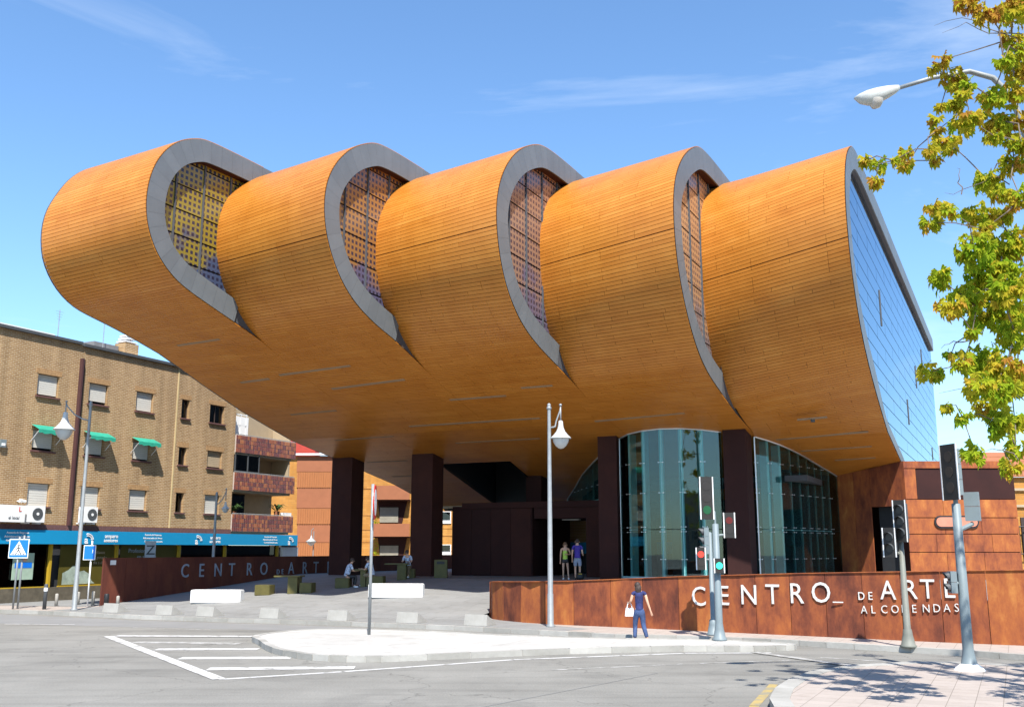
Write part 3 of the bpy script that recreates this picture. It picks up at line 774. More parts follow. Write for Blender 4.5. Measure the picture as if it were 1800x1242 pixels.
def offset(P, d):
    out = []
    for i, p in enumerate(P):
        a = P[max(0, i - 1)]; b = P[min(len(P) - 1, i + 1)]
        t = (b - a).normalized(); nn = Vector((t.y, -t.x)); out.append(p - nn * d)
    return out
def clip(poly, x0, x1, y0, y1):
    def cut(P, ax, v, keep):
        out = []
        for a, b in zip(P, P[1:] + P[:1]):
            ia = (a[ax] >= v) if keep else (a[ax] <= v); ib = (b[ax] >= v) if keep else (b[ax] <= v)
            if ia: out.append(a)
            if ia != ib:
                t = (v - a[ax]) / (b[ax] - a[ax]); out.append(a.lerp(b, t))
        return out
    P = poly
    for ax, v, kp in ((0, x0, 1), (0, x1, 0), (1, y0, 1), (1, y1, 0)):
        P = cut(P, ax, v, kp)
        if len(P) < 3: return None
    return P
CUT = [None, 29.4, 31.95, 34.65, 38.05, 54.0]
for k in range(1, 6):
    Nk = NK[k]
    base = DR[k] + [Vector((s, S(s))) for s in SB if s > UM[k] + .1 and s < (UM[k] + 1.2 if k < 5 else 54.2)]
    top = [Vector((PR[k][0][0] + x, 18.14)) for x in ((9.5, 8, 6, 4.5) if k < 5 else (41.2, 38, 33, 28, 23, 18, 14, 11, 8, 6, 4.5))]
    full = top + base
    dens = resample(full, int(length(full) / 0.1))
    ins = None
    if k == 5:
        w5 = lambda p: .9 if p.y > 17.0 else (1.0 - 0.5 * sm(40, 44, p.x) if p.y < 10 else 1.0)
        off = offset(dens, 1.0); ins = [p + (q - p) * w5(p) for p, q in zip(dens, off)]
    else:
        off = offset(dens, .90); ins = off
    dens = [p.lerp(q, .035) for p, q in zip(dens, offset(dens, 1.0))]
    nose_i = min(range(len(dens)), key=lambda i: dens[i].x)
    endi = next((i for i in range(nose_i, len(dens)) if dens[i].x >= CUT[k]), len(dens) - 1)
    i = 0
    while i < endi:
        # ten centimetre samples grouped into panels about 0.6 m wide (longer on the flat roof edge)
        st = 6 if i > 40 or k < 5 else 12
        if k == 5 and (dens[i].x > 45): st = 20
        j = min(endi, i + st)
        tone = rnd.random()
        m = MB(); g = 0.1
        for a in range(i, j):
            pa, pb, qa, qb = dens[a], dens[a + 1], ins[a], ins[a + 1]
            if a == j - 1: pb = pb.lerp(pa, .06); qb = qb.lerp(qa, .06)
            th = -0.42
            F = [W(Nk + .02, p.x, p.y) for p in (pa, pb, qb, qa)]; B_ = [W(Nk + .02 + th, p.x, p.y) for p in (pa, pb, qb, qa)]
            fs = [(0, 1, 2, 3), (3, 2, 6, 7)]
            if a < 0: fs = []
            if a == 0: fs.append((0, 3, 7, 4))
            if a == endi - 1: fs.append((1, 5, 6, 2))
            m.add(F + B_, fs, tone)
        m.build('rim_panel', zinc, art)
        i = j
    # backing behind the panels' joints + dark lining of the recess
    bk = MB(); ln = MB()
    for a in range(0, endi):
        pa, pb, qa, qb = dens[a], dens[a + 1], ins[a], ins[a + 1]
        c_ = lambda p, q, t: p.lerp(q, t)
        bk.add([W(Nk - .02, *c_(pa, qa, .03)), W(Nk - .02, *c_(pb, qb, .03)), W(Nk - .02, *c_(pb, qb, .97)), W(Nk - .02, *c_(pa, qa, .97))], [(0, 1, 2, 3)])
        ln.add([W(Nk - .03, *c_(qa, pa, -.012)), W(Nk - .03, *c_(qb, pb, -.012)), W(Nk - .62, *c_(qb, pb, -.012)), W(Nk - .62, *c_(qa, pa, -.012))], [(0, 1, 2, 3)])
    bk.build('rim_backing', zincdark, art)
    ln.build('recess_lining', cortendark if k < 5 else zincdark, art)
    if k < 5:
        wg = MB()
        w_in = offset(dens, 1.3)
        for a in range(endi, len(dens) - 1):
            wg.add([W(Nk - .06, *dens[a]), W(Nk - .06, *dens[a + 1]), W(Nk - .06, *w_in[a + 1]), W(Nk - .06, *w_in[a])], [(0, 1, 2, 3)])
        wg.build('shaded_wedge', zincdark, art)  # flat dark sheet; shade of the rim's folded-in face put into its colour
    # glazing in the recess
    gp = [Vector((p.x, p.y)) for p in offset(dens, 0.55)]
    if k < 5:
        poly = gp[:next((i for i in range(nose_i, len(dens)) if dens[i].x >= CUT[k] + .3), len(dens) - 1)]
        poly = poly + [Vector((poly[-1].x + 5, poly[-1].y)), Vector((poly[0].x + .1, poly[0].y - 4))]
        fr = MB(); u0 = min(p.x for p in poly); cols = []
        x = u0 - 0.35
        while x < u0 + 9: cols.append(x); x += 1.45
        zs = []; z = 17.9
        while z > 9.0: zs.append(z); z -= 0.98
        zshift = rnd.uniform(0, .3)
        for x0, x1 in zip(cols, cols[1:]):
            for z1, z0 in zip(zs, zs[1:]):
                P = clip(poly, x0 + .035, x1 - .035, z0 + .03 + zshift, z1 - .03 + zshift)
                if not P: continue
                if max(p.x for p in P) - min(p.x for p in P) < .05: continue
                m = MB(); m.slab([W(Nk - .34, p.x, p.y) for p in P], -NV * .02)
                m.build('stained_pane', stain[k - 1], art)
        for x in cols[1:6]:
            P = clip(poly, x - .028, x + .028, 9, 18.2)
            if P:
                fr = MB(); fr.slab([W(Nk - .29, p.x, p.y) for p in P], -NV * .06); fr.build('mullion', zincdark, art)
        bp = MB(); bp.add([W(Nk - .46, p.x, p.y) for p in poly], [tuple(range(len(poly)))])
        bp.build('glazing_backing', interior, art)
    else:
        poly = gp + [Vector((80.5, 6)), Vector((80.5, 17.4))]
        z = 17.6; r_ = 0
        fr = MB()
        while z > 5.2:
            z0 = z - 0.69
            x = 35 + (r_ * 2.7) % 6.0 - 6
            while x < 80:
                x1 = min(x + 6.0, 80.3)
                if x < 80 and x1 > 35.8:
                    P = clip(poly, x + .025, x1 - .025, z0 + .035, z)
                    if P and len(P) > 2:
                        m = MB(); m.slab([W(Nk - .17, p.x, p.y) for p in P], -NV * .02)
                        m.build('glass_pane', blueglass, art)
                x = x1 if x1 < 80.3 else 99
            z = z0; r_ += 1
        for (uu, z0, z1) in ((46.5, 12.3, 14.0), (70, 14.2, 15.5), (56.8, 9.0, 10.4), (73.2, 8.4, 9.3), (64, 12.0, 13.4)):
            fr = MB(); fr.nbox(W(Nk - .16, uu, (z0 + z1) / 2), (.05, .16, z1 - z0 - .05)); fr.build('dark_vent', zincdark, art)
        bp = MB(); bp.add([W(Nk - .35, p.x, p.y) for p in poly], [tuple(range(len(poly)))])
        bp.build('glazing_backing', plain('blue_backing', (0.30, 0.40, 0.55), 0.6), art)
# roof, end wall at the far left, back walls
rf = MB()
for k in range(1, 6):
    a = PR[k][0][0] + 2.8; far = 56 if k < 4 else 80.5
    rf.add([W(NK[k - 1] - (0.5 if k > 1 else 0), a, 18.10), W(NK[k], a, 18.10), W(NK[k], far, 18.10), W(NK[k - 1] - (0.5 if k > 1 else 0), far, 18.10)], [(0, 1, 2, 3)])
rf.build('roof', roofm, art)
bw = MB()
bw.add([W(-32.4, 56, 4.9), W(-15.27, 56, 4.9), W(-15.27, 56, 18.08), W(-32.4, 56, 18.08)], [(0, 1, 2, 3)])
bw.add([W(-15.27, 56, 0), W(-15.27, 80.5, 0), W(-15.27, 80.5, 18.08), W(-15.27, 56, 18.08)], [(0, 1, 2, 3)])
bw.add([W(-15.27, 80.5, 0), W(-5.0, 80.5, 0), W(-5.0, 80.5, 18.08), W(-15.27, 80.5, 18.08)], [(0, 1, 2, 3)])
bw.add([W(-32.4, 54.32, 4.9), W(-22.5, 54.32, 4.9), W(-22.5, 56, 4.9), W(-32.4, 56, 4.9)], [(0, 1, 2, 3)])
bw.build('rear_wall', zincdark, art)
le = MB(); P = DL[1] + [Vector((s, S(s))) for s in SB if s > 31.2] + [Vector((56, 4.9)), Vector((56, 18.1))]
P = offset(P[:-2], 0.06) + P[-2:]
le.add([W(-32.38, p.x, p.y) for p in P], [tuple(range(len(P)))])
le.build('end_wall', zinc, art)
tr = MB()
TT = [Vector(p) for p in resample(DL[1] + [Vector((s, S(s))) for s in SB if s > 31.2], 120)]
TI = offset(TT, .07)
for a in range(120):
    tr.add([W(-32.46, *TT[a]), W(-32.46, *TT[a + 1]), W(-32.38, *TT[a + 1]), W(-32.38, *TT[a]), W(-32.46, *TI[a]), W(-32.46, *TI[a + 1])], [(0, 1, 2, 3), (0, 4, 5, 1)])
tr.build('edge_trim', zincdark, art)
fa = MB(); fa.nbox(W(-27.4, 54.36, 5.14), (9.8, .08, .30)); fa.build('skylit_edge', plain('skylit_tone', (0.55, 0.45, 0.33), .6), art)  # pale colour stands in for skylight on the soffit's low edge
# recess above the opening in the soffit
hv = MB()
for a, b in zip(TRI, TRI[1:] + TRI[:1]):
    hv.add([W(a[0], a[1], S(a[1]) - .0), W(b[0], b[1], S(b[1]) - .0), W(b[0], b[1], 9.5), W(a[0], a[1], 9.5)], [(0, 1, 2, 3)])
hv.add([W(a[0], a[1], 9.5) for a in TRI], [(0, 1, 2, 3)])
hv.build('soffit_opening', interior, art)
# light slots
def onS(N, u, d=0.0): return W(N, u, S(u) - d)
for (a, b) in (((-32.1, 29.95), (-30.9, 29.72)), ((-30.9, 30.6), (-28.5, 30.5)), ((-27.9, 33.6), (-24.05, 33.4)), ((-26.2, 35.1), (-22.3, 34.85)), ((-30.1, 37.2), (-27.4, 37.1)), ((-24.9, 39.4), (-18.2, 39.4)),
               ((-15.9, 40.1), (-11.8, 39.8)), ((-9.05, 44.3), (-5.15, 43.8)), ((-7.6, 41.55), (-6.4, 41.4)), ((-30, 40.6), (-26.5, 40.5)), ((-24, 42.2), (-19.5, 42.2)), ((-22.6, 32.6), (-20.9, 32.5)), ((-21.3, 36.9), (-18.6, 36.9)),
               ((-13.9, 38.5), (-12.4, 38.45)), ((-17.6, 36.3), (-16.2, 36.3)), ((-8.4, 46.3), (-5.3, 46.0)), ((-7.2, 48.1), (-5.4, 47.9)), ((-31, 44.9), (-28.5, 44.9)), ((-31.4, 48), (-28.6, 48)), ((-30.3, 33.9), (-28.6, 33.8))):
    m = MB(); w = .07; up = Vector((0, 0, .04))
    q = [onS(a[0], a[1] - w, .012), onS(b[0], b[1] - w, .012), onS(b[0], b[1] + w, .012), onS(a[0], a[1] + w, .012)]
    m.slab(q, up); m.build('light_slot', slotm, art)
m = MB()
for (N, u) in ((-7.0, 41.6), (-8.6, 49.0), (-29.2, 49.5)):
    m = MB(); m.tube([onS(N, u, .10), onS(N, u, -.03)], .09, 10); m.build('downlight', darkgrey, art)
# columns
for (N, w) in ((-31.85, 1.3), (-26.87, 1.25), (-23.0, .9), (-16.25, .9), (-10.45, .98)):
    m = MB(); u = 44.35 if N < -26 else (49.5 if N == -23.0 else 42.95); zb = (ramp_h(N, u) if N != -23.0 else 4.7) - .02
    P = [W(N - w / 2, u - .55, 0), W(N + w / 2, u - .55, 0), W(N + w / 2, u + .55, 0), W(N - w / 2, u + .55, 0)]
    vs = [Vector((p.x, p.y, zb)) for p in P] + [W(N - w / 2, u - .55, S(u - .55) + .02), W(N + w / 2, u - .55, S(u - .55) + .02), W(N + w / 2, u + .55, S(u + .55) + .02), W(N - w / 2, u + .55, S(u + .55) + .02)]
    m.add(vs, [(3, 2, 1, 0), (4, 5, 6, 7), (0, 1, 5, 4), (1, 2, 6, 5), (2, 3, 7, 6), (3, 0, 4, 7)], rnd.random())
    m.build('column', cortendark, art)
# entrance block
def plates(m_name, N0, N1, u, z0, z1, mat, nn=5, parent=art, rows=1, faceoff=-.03):
    for i in range(nn):
        for j in range(rows):
            a = N0 + (N1 - N0) * i / nn; b = N0 + (N1 - N0) * (i + 1) / nn
            c = z0 + (z1 - z0) * j / rows; d = z0 + (z1 - z0) * (j + 1) / rows
            m = MB(); m.nbox(W((a + b) / 2, u + faceoff, (c + d) / 2), (b - a - .015, .04, d - c - .015), rnd.random()); m.build(m_name, mat, parent)
m = MB()
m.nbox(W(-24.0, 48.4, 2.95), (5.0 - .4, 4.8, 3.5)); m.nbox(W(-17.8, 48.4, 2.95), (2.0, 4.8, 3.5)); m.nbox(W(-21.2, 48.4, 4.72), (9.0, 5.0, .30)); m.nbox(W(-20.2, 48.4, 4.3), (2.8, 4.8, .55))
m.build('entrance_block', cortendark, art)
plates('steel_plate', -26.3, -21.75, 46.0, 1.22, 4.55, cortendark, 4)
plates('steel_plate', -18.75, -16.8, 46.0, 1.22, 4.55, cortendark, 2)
m = MB(); m.nbox(W(-20.2, 53.2, 3.6), (7, .1, 1.6)); m.build('passage_wall', yb, art)
m = MB(); m.nbox(W(-20.2, 53.1, 2.6), (7, .1, .62)); m.build('passage_band', blueband, art)
m = MB(); m.nbox(W(-20.2, 53.2, 1.75), (7, .1, 1.1)); m.build('passage_door', interior, art)
m = MB(); m.nbox(W(-20.25, 47.6, 4.0), (.9, .3, .05)); m.build('ceiling_light', plain('lamp_panel', (.8, .8, .78), .4), art)
# glazed lobby
G0 = [(-22.9, 53.3), (-21.4, 51), (-20.2, 49.0), (-19.0, 47.2), (-18.1, 45.9), (-17.2, 44.8)]
G1 = [(-15.8, 42.8), (-15.0, 42.05), (-14.05, 41.7), (-13.05, 41.62), (-12.0, 41.95), (-11.05, 42.6)]
G2 = [(-9.85, 43.55), (-9.2, 44.7), (-8.72, 46.0), (-8.35, 47.4), (-8.1, 48.6), (-7.85, 49.7), (-7.55, 50.7)]
fit = MB()
def refine(G, n):
    return [(p.x, p.y) for p in resample(spline([Vector(g) for g in G], 6), n)]
G0 = refine(G0, 8); G1 = refine(G1, 6); G2 = refine(G2, 9)
for G, zb in ((G0, 4.9), (G1, 1.2), (G2, 1.2)):
    for gi, (a, b) in enumerate(zip(G, G[1:])):
        A = W(a[0], a[1], 0); B = W(b[0], b[1], 0); d = (B - A).normalized(); g = d * .02
        inw = Vector((-d.y, d.x, 0))
        levels = [zb, 3.35, 20] if zb < 2 else [zb, 20]
        for z0, z1 in zip(levels, levels[1:]):
            ta, tb = min(z1, S(a[1]) - .03), min(z1, S(b[1]) - .03)
            m = MB(); q = [A + g, B - g, B - g, A + g]
            q[0] = Vector((q[0].x, q[0].y, z0 + .015)); q[1] = Vector((q[1].x, q[1].y, z0 + .015)); q[2] = Vector((q[2].x, q[2].y, tb - .015)); q[3] = Vector((q[3].x, q[3].y, ta - .015))
            m.slab(q, inw * .02); m.build('glass_pane', lobbyglass, art)
        # fin behind the joint
        if gi == 0: fin_skip = True
        else: fin_skip = False
        m = MB(); fa_ = A + inw * .24; top = S(a[1]) - .05
        m.box(Vector((fa_.x, fa_.y, (zb + top) / 2)), (.17, .36, top - zb), d, inw, UP); 
        if not fin_skip: m.build('glass_fin', tealfin, art)
        for z in (zb + .9, 3.25, 3.45, 4.9, 6.2) if zb < 2 else (5.6,):
            if z > top - .1: continue
            for s in (-.1, .1):
                c = A + d * s - inw * .03; fit.disc(Vector((c.x, c.y, z)), -inw, .022, 8, .03)
            c = A - inw * .012; fit.box(Vector((c.x, c.y, z)), (.2, .012, .012), d, inw, UP)
    # pale head trim
    m = MB()
    m.tube([W(a, b, S(b) - .03) for a, b in G], .035, 6); 
    m.tube([W(G[0][0], G[0][1], zb), W(G[0][0], G[0][1], S(G[0][1]) - .05)], .035, 6)
    m.build('head_trim', steel, art)
    if zb < 2:
        m = MB(); m.tube([W(a, b, zb + .08) for a, b in G], .09, 6); m.build('sill_trim', tealfin, art)
tag(fit.build('glazing_fittings', steel, art), kind='stuff')
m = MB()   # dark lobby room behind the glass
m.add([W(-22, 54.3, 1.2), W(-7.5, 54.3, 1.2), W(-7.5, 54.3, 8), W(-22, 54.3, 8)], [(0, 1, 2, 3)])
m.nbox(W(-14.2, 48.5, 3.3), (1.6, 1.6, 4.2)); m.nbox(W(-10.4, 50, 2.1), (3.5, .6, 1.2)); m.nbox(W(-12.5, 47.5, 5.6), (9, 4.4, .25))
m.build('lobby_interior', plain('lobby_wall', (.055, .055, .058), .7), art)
# shaded rust wall and the rust box on the right
A = W(-7.55, 50.75, 0); B = W(-4.32, 48.65, 0); d = (B - A).normalized(); nrm = Vector((d.y, -d.x, 0))
Lw = (B - A).length
def wallquad(m, s0, s1, z0, z1, off=0.0, tone=.5, th=.05, ztop=None):
    P = [A + d * s0 + nrm * off, A + d * s1 + nrm * off, A + d * s1 + nrm * off, A + d * s0 + nrm * off]
    zz = [z0, z0, z1 if ztop is None else ztop[1], z1 if ztop is None else ztop[0]]
    m.slab([Vector((p.x, p.y, z)) for p, z in zip(P, zz)], -nrm * th, tone)
tz = lambda s: 6.02 + (6.45 - 6.02) * s / Lw
for i in range(2):
    m = MB(); wallquad(m, Lw * i / 4, Lw * (i + 1) / 4 - .02, 1.2, 0, 0, rnd.random(), ztop=(tz(Lw * i / 4), tz(Lw * (i + 1) / 4))); m.build('steel_plate', corten, art)
m = MB(); wallquad(m, Lw * .5, Lw - .02, 4.45, 0, 0, .4, ztop=(tz(Lw * .5), tz(Lw))); m.build('steel_plate', corten, art)
m = MB(); wallquad(m, Lw * .5, Lw * 1.0, 1.2, 4.45, -.5, .2); m.build('doorway', interior, art)
bx0, by0 = B.x, B.y
bx = MB()
X0, X1, Y0 = bx0, 22.75, by0
bx.prism([(X0 + .03, Y0 + .06), (X1 - .03, Y0 + .06), (X1 - .03, Y0 + 12), (X0 + .03, Y0 + 12)], 1.2, 6.40)
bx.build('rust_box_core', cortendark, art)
rowsz = [(1.2, 2.38), (2.40, 3.18), (3.20, 3.90), (3.92, 4.72), (4.74, 6.1), (6.12, 6.45)]
for ri, (z0, z1) in enumerate(rowsz):
    n_ = [3, 4, 3, 3, 1, 2][ri]
    for i in range(n_):
        a = X0 + (X1 - X0) * i / n_; b = X0 + (X1 - X0) * (i + 1) / n_
        m = MB(); inset = .05 if ri == 4 else 0
        lo = X0 + .55 if (ri == 4 and i == 0) else a
        m.box(((lo + b) / 2, Y0 + .02 + inset, (z0 + z1) / 2), (b - lo - .015, .06, z1 - z0 - .015), tone=(.12 if ri == 4 else rnd.uniform(.45, 1)))
        m.build('steel_plate', corten if ri != 4 else cortendark, art)
        if ri == 4 and i == 0:
            m = MB(); m.box((X0 + .27, Y0 + .02, (z0 + z1) / 2), (.52, .06, z1 - z0 - .015), tone=.7); m.build('steel_plate', corten, art)
# rounded bar emblem on the rust box
def rounded_bar(cx, cz, w, h, y, th, r=.2, flat=False):
    pts = []
    for i in range(9):
        a = math.pi / 2 + math.pi * i / 8; pts.append((cx - w / 2 + h / 2 + math.cos(a) * h / 2 * 1.0, cz + math.sin(a) * h / 2))
    for i in range(9):
        a = -math.pi / 2 + math.pi * i / 8; pts.append((cx + w / 2 - h / 2 + math.cos(a) * h / 2, cz + math.sin(a) * h / 2))
    return [Vector((p[0], y, p[1])) for p in pts]
o_ = rounded_bar(19.95, 3.72, 2.0, .56, Y0 - .02, 0); m = MB(); m.slab(o_, Vector((0, -.06, 0))); oval = m.build('oval_plate', black, art)
o_ = rounded_bar(19.95, 3.72, 1.85, .42, Y0 - .09, 0); m = MB(); m.slab(o_, Vector((0, -.02, 0))); m.build('oval_panel', pinkrust, oval, shift=True)

# ------------------------------------------------------------------ front rust wall with its lettering
fw = thing('retaining_wall', 'long rusted steel retaining wall in front of the art centre with white raised letters', 'wall', W(-9, 30, 0))
def wall_pt(N): return W(N, lin(N, [p[0] for p in WALLP], [p[1] for p in WALLP]), 0)
Nn = [-17.03, -16.6, -15.9, -15.0, -14.0, -12.9, -11.6, -10.5, -9.3, -8.2, -6.9, -5.9, -4.9, -3.9, -2.9, -1.9, -.8, .3, 1.5, 3]
for a, b in zip(Nn, Nn[1:]):
    A_, B_ = wall_pt(a), wall_pt(b); d_ = (B_ - A_).normalized(); n_ = Vector((d_.y, -d_.x, 0)); tn = rnd.random()
    za, zb_ = lin(a, [p[0] for p in WALLP], WALLT), lin(b, [p[0] for p in WALLP], WALLT)
    m = MB(); g = d_ * .008
    q = [A_ + g, B_ - g, B_ - g, A_ + g]; zz = [.13, .13, zb_, za]
    m.slab([Vector((p.x, p.y, z)) for p, z in zip(q, zz)], -n_ * .06, tn); m.build('steel_plate', corten, fw)
for a, b in zip(WALLP, WALLP[1:]):
    pass
cp = MB()
for (a, b), za, zb_ in zip(zip(WALLP, WALLP[1:]), WALLT, WALLT[1:]):
    A_, B_ = W(a[0], a[1] + .09, za + .004), W(b[0], b[1] + .09, zb_ + .004); cp.box((A_ + B_) / 2, ((B_ - A_).length + .02, .26, .02), (B_ - A_).normalized(), EV, UP, .8)
cp.build('wall_capping', corten, fw)
m = MB(); m.nbox(W(-17.05, 33.0, .75), (.06, .8, 1.25)); m.build('steel_plate', corten, fw)
def wall_letters(items, size, bold, sx=.88):
    for chh, N, z in items:
        p = wall_pt(N); q = wall_pt(N + .3); d_ = (q - p).normalized(); n2 = Vector((d_.y, -d_.x, 0))
        o = p + n2 * .035; place_text('letter', chh, size, (o.x, o.y, z), d_, UP, letterm, fw, .012, bold, sx)
wall_letters([('C', -8.88, .87), ('E', -8.02, .91), ('N', -7.36, .95), ('T', -6.60, .98), ('R', -5.92, 1.02), ('O', -5.30, 1.06)], .80, .0)
m = MB(); p = wall_pt(-4.56); m.nbox(Vector((p.x, p.y, 1.08)) - EV * .06, (.28, .02, .03)); m.build('letter', letterm, fw)
wall_letters([('D', -4.02, 1.16), ('E', -3.75, 1.17)], .30, .001)
wall_letters([('A', -3.42, 1.19), ('R', -2.84, 1.22), ('T', -2.40, 1.24), ('E', -1.84, 1.27)], .72, .0, .86)
wall_letters([(c_, -3.96 + .262 * i, .80 + .0135 * i) for i, c_ in enumerate('ALCOBENDAS')], .30, -.002)

# ------------------------------------------------------------------ left rust wall
lw = thing('side_wall', 'dark rusted steel wall on the left edge of the plaza with blue-grey letters', 'wall', W(-35.5, 40, 0))
uu = 31.7
while uu < 82:
    L_ = 1.25 if uu < 34 else 2.4
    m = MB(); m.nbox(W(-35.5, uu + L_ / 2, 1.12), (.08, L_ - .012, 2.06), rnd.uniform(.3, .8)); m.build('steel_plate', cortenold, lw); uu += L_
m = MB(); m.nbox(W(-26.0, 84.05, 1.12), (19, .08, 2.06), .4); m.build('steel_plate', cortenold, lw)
for chh, u, sz in (('C', 36.25, .9), ('E', 37.42, .9), ('N', 38.45, .9), ('T', 39.5, .9), ('R', 40.8, .9), ('O', 41.85, .9), ('D', 43.2, .38), ('E', 43.6, .38), ('A', 44.15, .9), ('R', 45.35, .9), ('T', 46.35, .9), ('E', 47.6, .9)):
    place_text('letter', chh, sz, W(-35.44, u, 1.22), EV, UP, letterm2, lw, .015, .002, .85)
for i, chh in enumerate('ALCOBENDAS'):
    place_text('letter', chh, .8, W(-35.44, 54.9 + i * 1.5, 1.1), EV, UP, letterm2, lw, .012)
m = MB(); m.nbox(W(-35.44, 32.2, 1.95), (.02, .3, .2)); m.build('sticker', whitep, lw)

# ------------------------------------------------------------------ yellow brick apartment block
apt = thing('apartment_block', 'long yellow brick apartment block over blue-fronted shops at the left', 'building', W(-41.1, 40, 0))
NB = -41.1
m = MB()
JU = [(20, 34.3), (34.42, 40.95), (40.95, 45.75)]
WINS = []
for z0, z1, row in ((9.70, 10.75, 0), (7.1, 8.08, 1), (4.5, 5.57, 2)):
    for u0, u1, kind in ((23.9, 25.1, 's'), (27.95, 29.15, 's'), (32.0, 33.2, 's'), (35.0, 36.17, 's'), (38.06, 39.24, 's'), (41.33, 41.92, 'n'), (43.55, 44.74, 'd' if row < 2 else 's')):
        WINS.append((u0, u1, z0, z1, kind, row))
# wall built round its window openings
wl = MB()
ZT = 12.55
cols = sorted(set([20, 45.75] + [w[0] for w in WINS] + [w[1] for w in WINS]))
for u0, u1 in zip(cols, cols[1:]):
    ops = sorted([(w[2], w[3]) for w in WINS if abs(w[0] - u0) < 1e-6])
    z = 3.62
    for a, b in ops + [(ZT, ZT)]:
        if a > z + .001: wl.add([W(NB, u0, z), W(NB, u1, z), W(NB, u1, a), W(NB, u0, a)], [(0, 1, 2, 3)])
        z = b
for u0, u1, z0, z1, kind, row in WINS:
    D = -.28
    wl.add([W(NB, u0, z0), W(NB, u1, z0), W(NB, u1, z1), W(NB, u0, z1), W(NB + D, u0, z0), W(NB + D, u1, z0), W(NB + D, u1, z1), W(NB + D, u0, z1)], [(0, 4, 5, 1), (1, 5, 6, 2), (2, 6, 7, 3), (3, 7, 4, 0)])
wl.add([W(NB, 45.75, 3.6), W(NB - 1.35, 45.75, 3.6), W(NB - 1.35, 45.75, ZT), W(NB, 45.75, ZT)], [(0, 1, 2, 3)])
wl.build('wall', yb, apt)
# rear body, roof edge, joint with painted shadow
m = MB(); m.nbox(W(NB - 6.5, 33, 6.3), (12.6 - .2, 26, 12.4)); m.build('body', cream, apt)
m = MB(); m.nbox(W(NB - .1, 27.2, 12.62), (.5, 14.2, .14)); m.nbox(W(NB - .1, 40.1, 12.56), (.5, 11.4, .14)); m.build('roof_edge', darkgrey, apt)
m = MB(); m.nbox(W(NB - .6, 29.5, 12.8), (.5, 7, .14)); m.nbox(W(NB - .8, 37.2, 12.75), (.5, 3.4, .1)); m.build('roof_flashing', whitep, apt)
m = MB(); m.nbox(W(NB + .10, 34.36, 7.75), (.20, .10, 8.2)); m.build('drainpipe', plain('dark_pipe', (.07, .03, .03), .6), apt)
m = MB(); m.nbox(W(NB - .01, 34.52, 7.75), (.06, .2, 8.2)); m.build('joint_shadow', frame, apt)  # dark strip: the joint together with the shadow beside it, painted in
m = MB(); m.nbox(W(NB + .012, 40.97, 8.05), (.03, .09, 8.8)); m.build('corner_strip', plain('pale_strip', (.55, .42, .22), .8), apt)
m = MB(); m.nbox(W(NB + .02, 32.9, 3.53), (.10, 25.7, .26)); m.build('soldier_course', purpleb, apt)
# windows with roller shutters, frames, sills
for u0, u1, z0, z1, kind, row in WINS:
    c = (u0 + u1) / 2; w = u1 - u0; h = z1 - z0
    fr = MB()
    for dz in (-1, 1): fr.nbox(W(NB - .2, c, (z0 + z1) / 2 + dz * (h / 2 - .025)), (.06, w - .004, .05))
    for du in (-1, 1): fr.nbox(W(NB - .2, c + du * (w / 2 - .03), (z0 + z1) / 2), (.06, .05, h - .11))
    if kind == 'd': fr.nbox(W(NB - .195, c, (z0 + z1) / 2), (.06, .05, h - .11))
    fo = fr.build('window', frame, apt)
    p = MB(); p.nbox(W(NB - .215, c, (z0 + z1) / 2), (.02, w - .1, h - .1)); p.build('pane', darkglass, fo)
    s = MB(); s.nbox(W(NB + .03, c, z0 - .04), (.16, w + .16, .07)); s.build('sill', purpleb, fo)
    s = MB(); s.nbox(W(NB + .008, c, z1 + .13), (.02, w + .25, .25)); s.build('lintel', yellowb if False else plain('lintel_brick', (.36, .215, .10), .85, var=.3, scale=10) if 'lintel_brick' not in MATS else MATS['lintel_brick'], fo)
    if kind in 's' or (kind == 'd' and row == 1):
        k_ = 1.0 if kind == 'd' else ({0: 1.0, 1: .92, 2: 1.0}[row]); k_ = .86 if (row == 0 and abs(u0 - 35) < .1) else k_ * rnd.uniform(.93, 1)
        r_ = MB(); nsl = 9; hh = (h - .04) * k_ / nsl
        for i in range(nsl): r_.nbox(W(NB - .14, c, z1 - .02 - hh * (i + .5)), (.03, w - .06, hh * .92))
        r_.build('roller_shutter', shutter if kind == 's' else cream, fo)
    if kind == 's' and row == 1:
        aw = MB(); sl = 9
        pts = []
        for i in range(sl + 1):
            s_ = u0 - .18 + (w + .36) * i / sl; sag = .035 * math.sin(i * 2.1)
            pts.append((s_, sag))
        for (s0, g0), (s1, g1) in zip(pts, pts[1:]):
            aw.add([W(NB + .05, s0, z1 + .22), W(NB + .05, s1, z1 + .22), W(NB + .62, s1, z1 - .04 + g1 * .3), W(NB + .62, s0, z1 - .04 + g0 * .3), W(NB + .63, s0, z1 - .22 + g0), W(NB + .63, s1, z1 - .22 + g1)], [(0, 1, 2, 3), (3, 2, 5, 4)])
        ao = aw.build('awning', teal, apt)
        ar = MB(); 
        for du in (-1, 1): ar.tube([W(NB, c + du * (w / 2 + .12), z0 + .35), W(NB + .6, c + du * (w / 2 + .12), z1 - .06)], .015, 5)
        ar.build('awning_arm', whitep, ao)
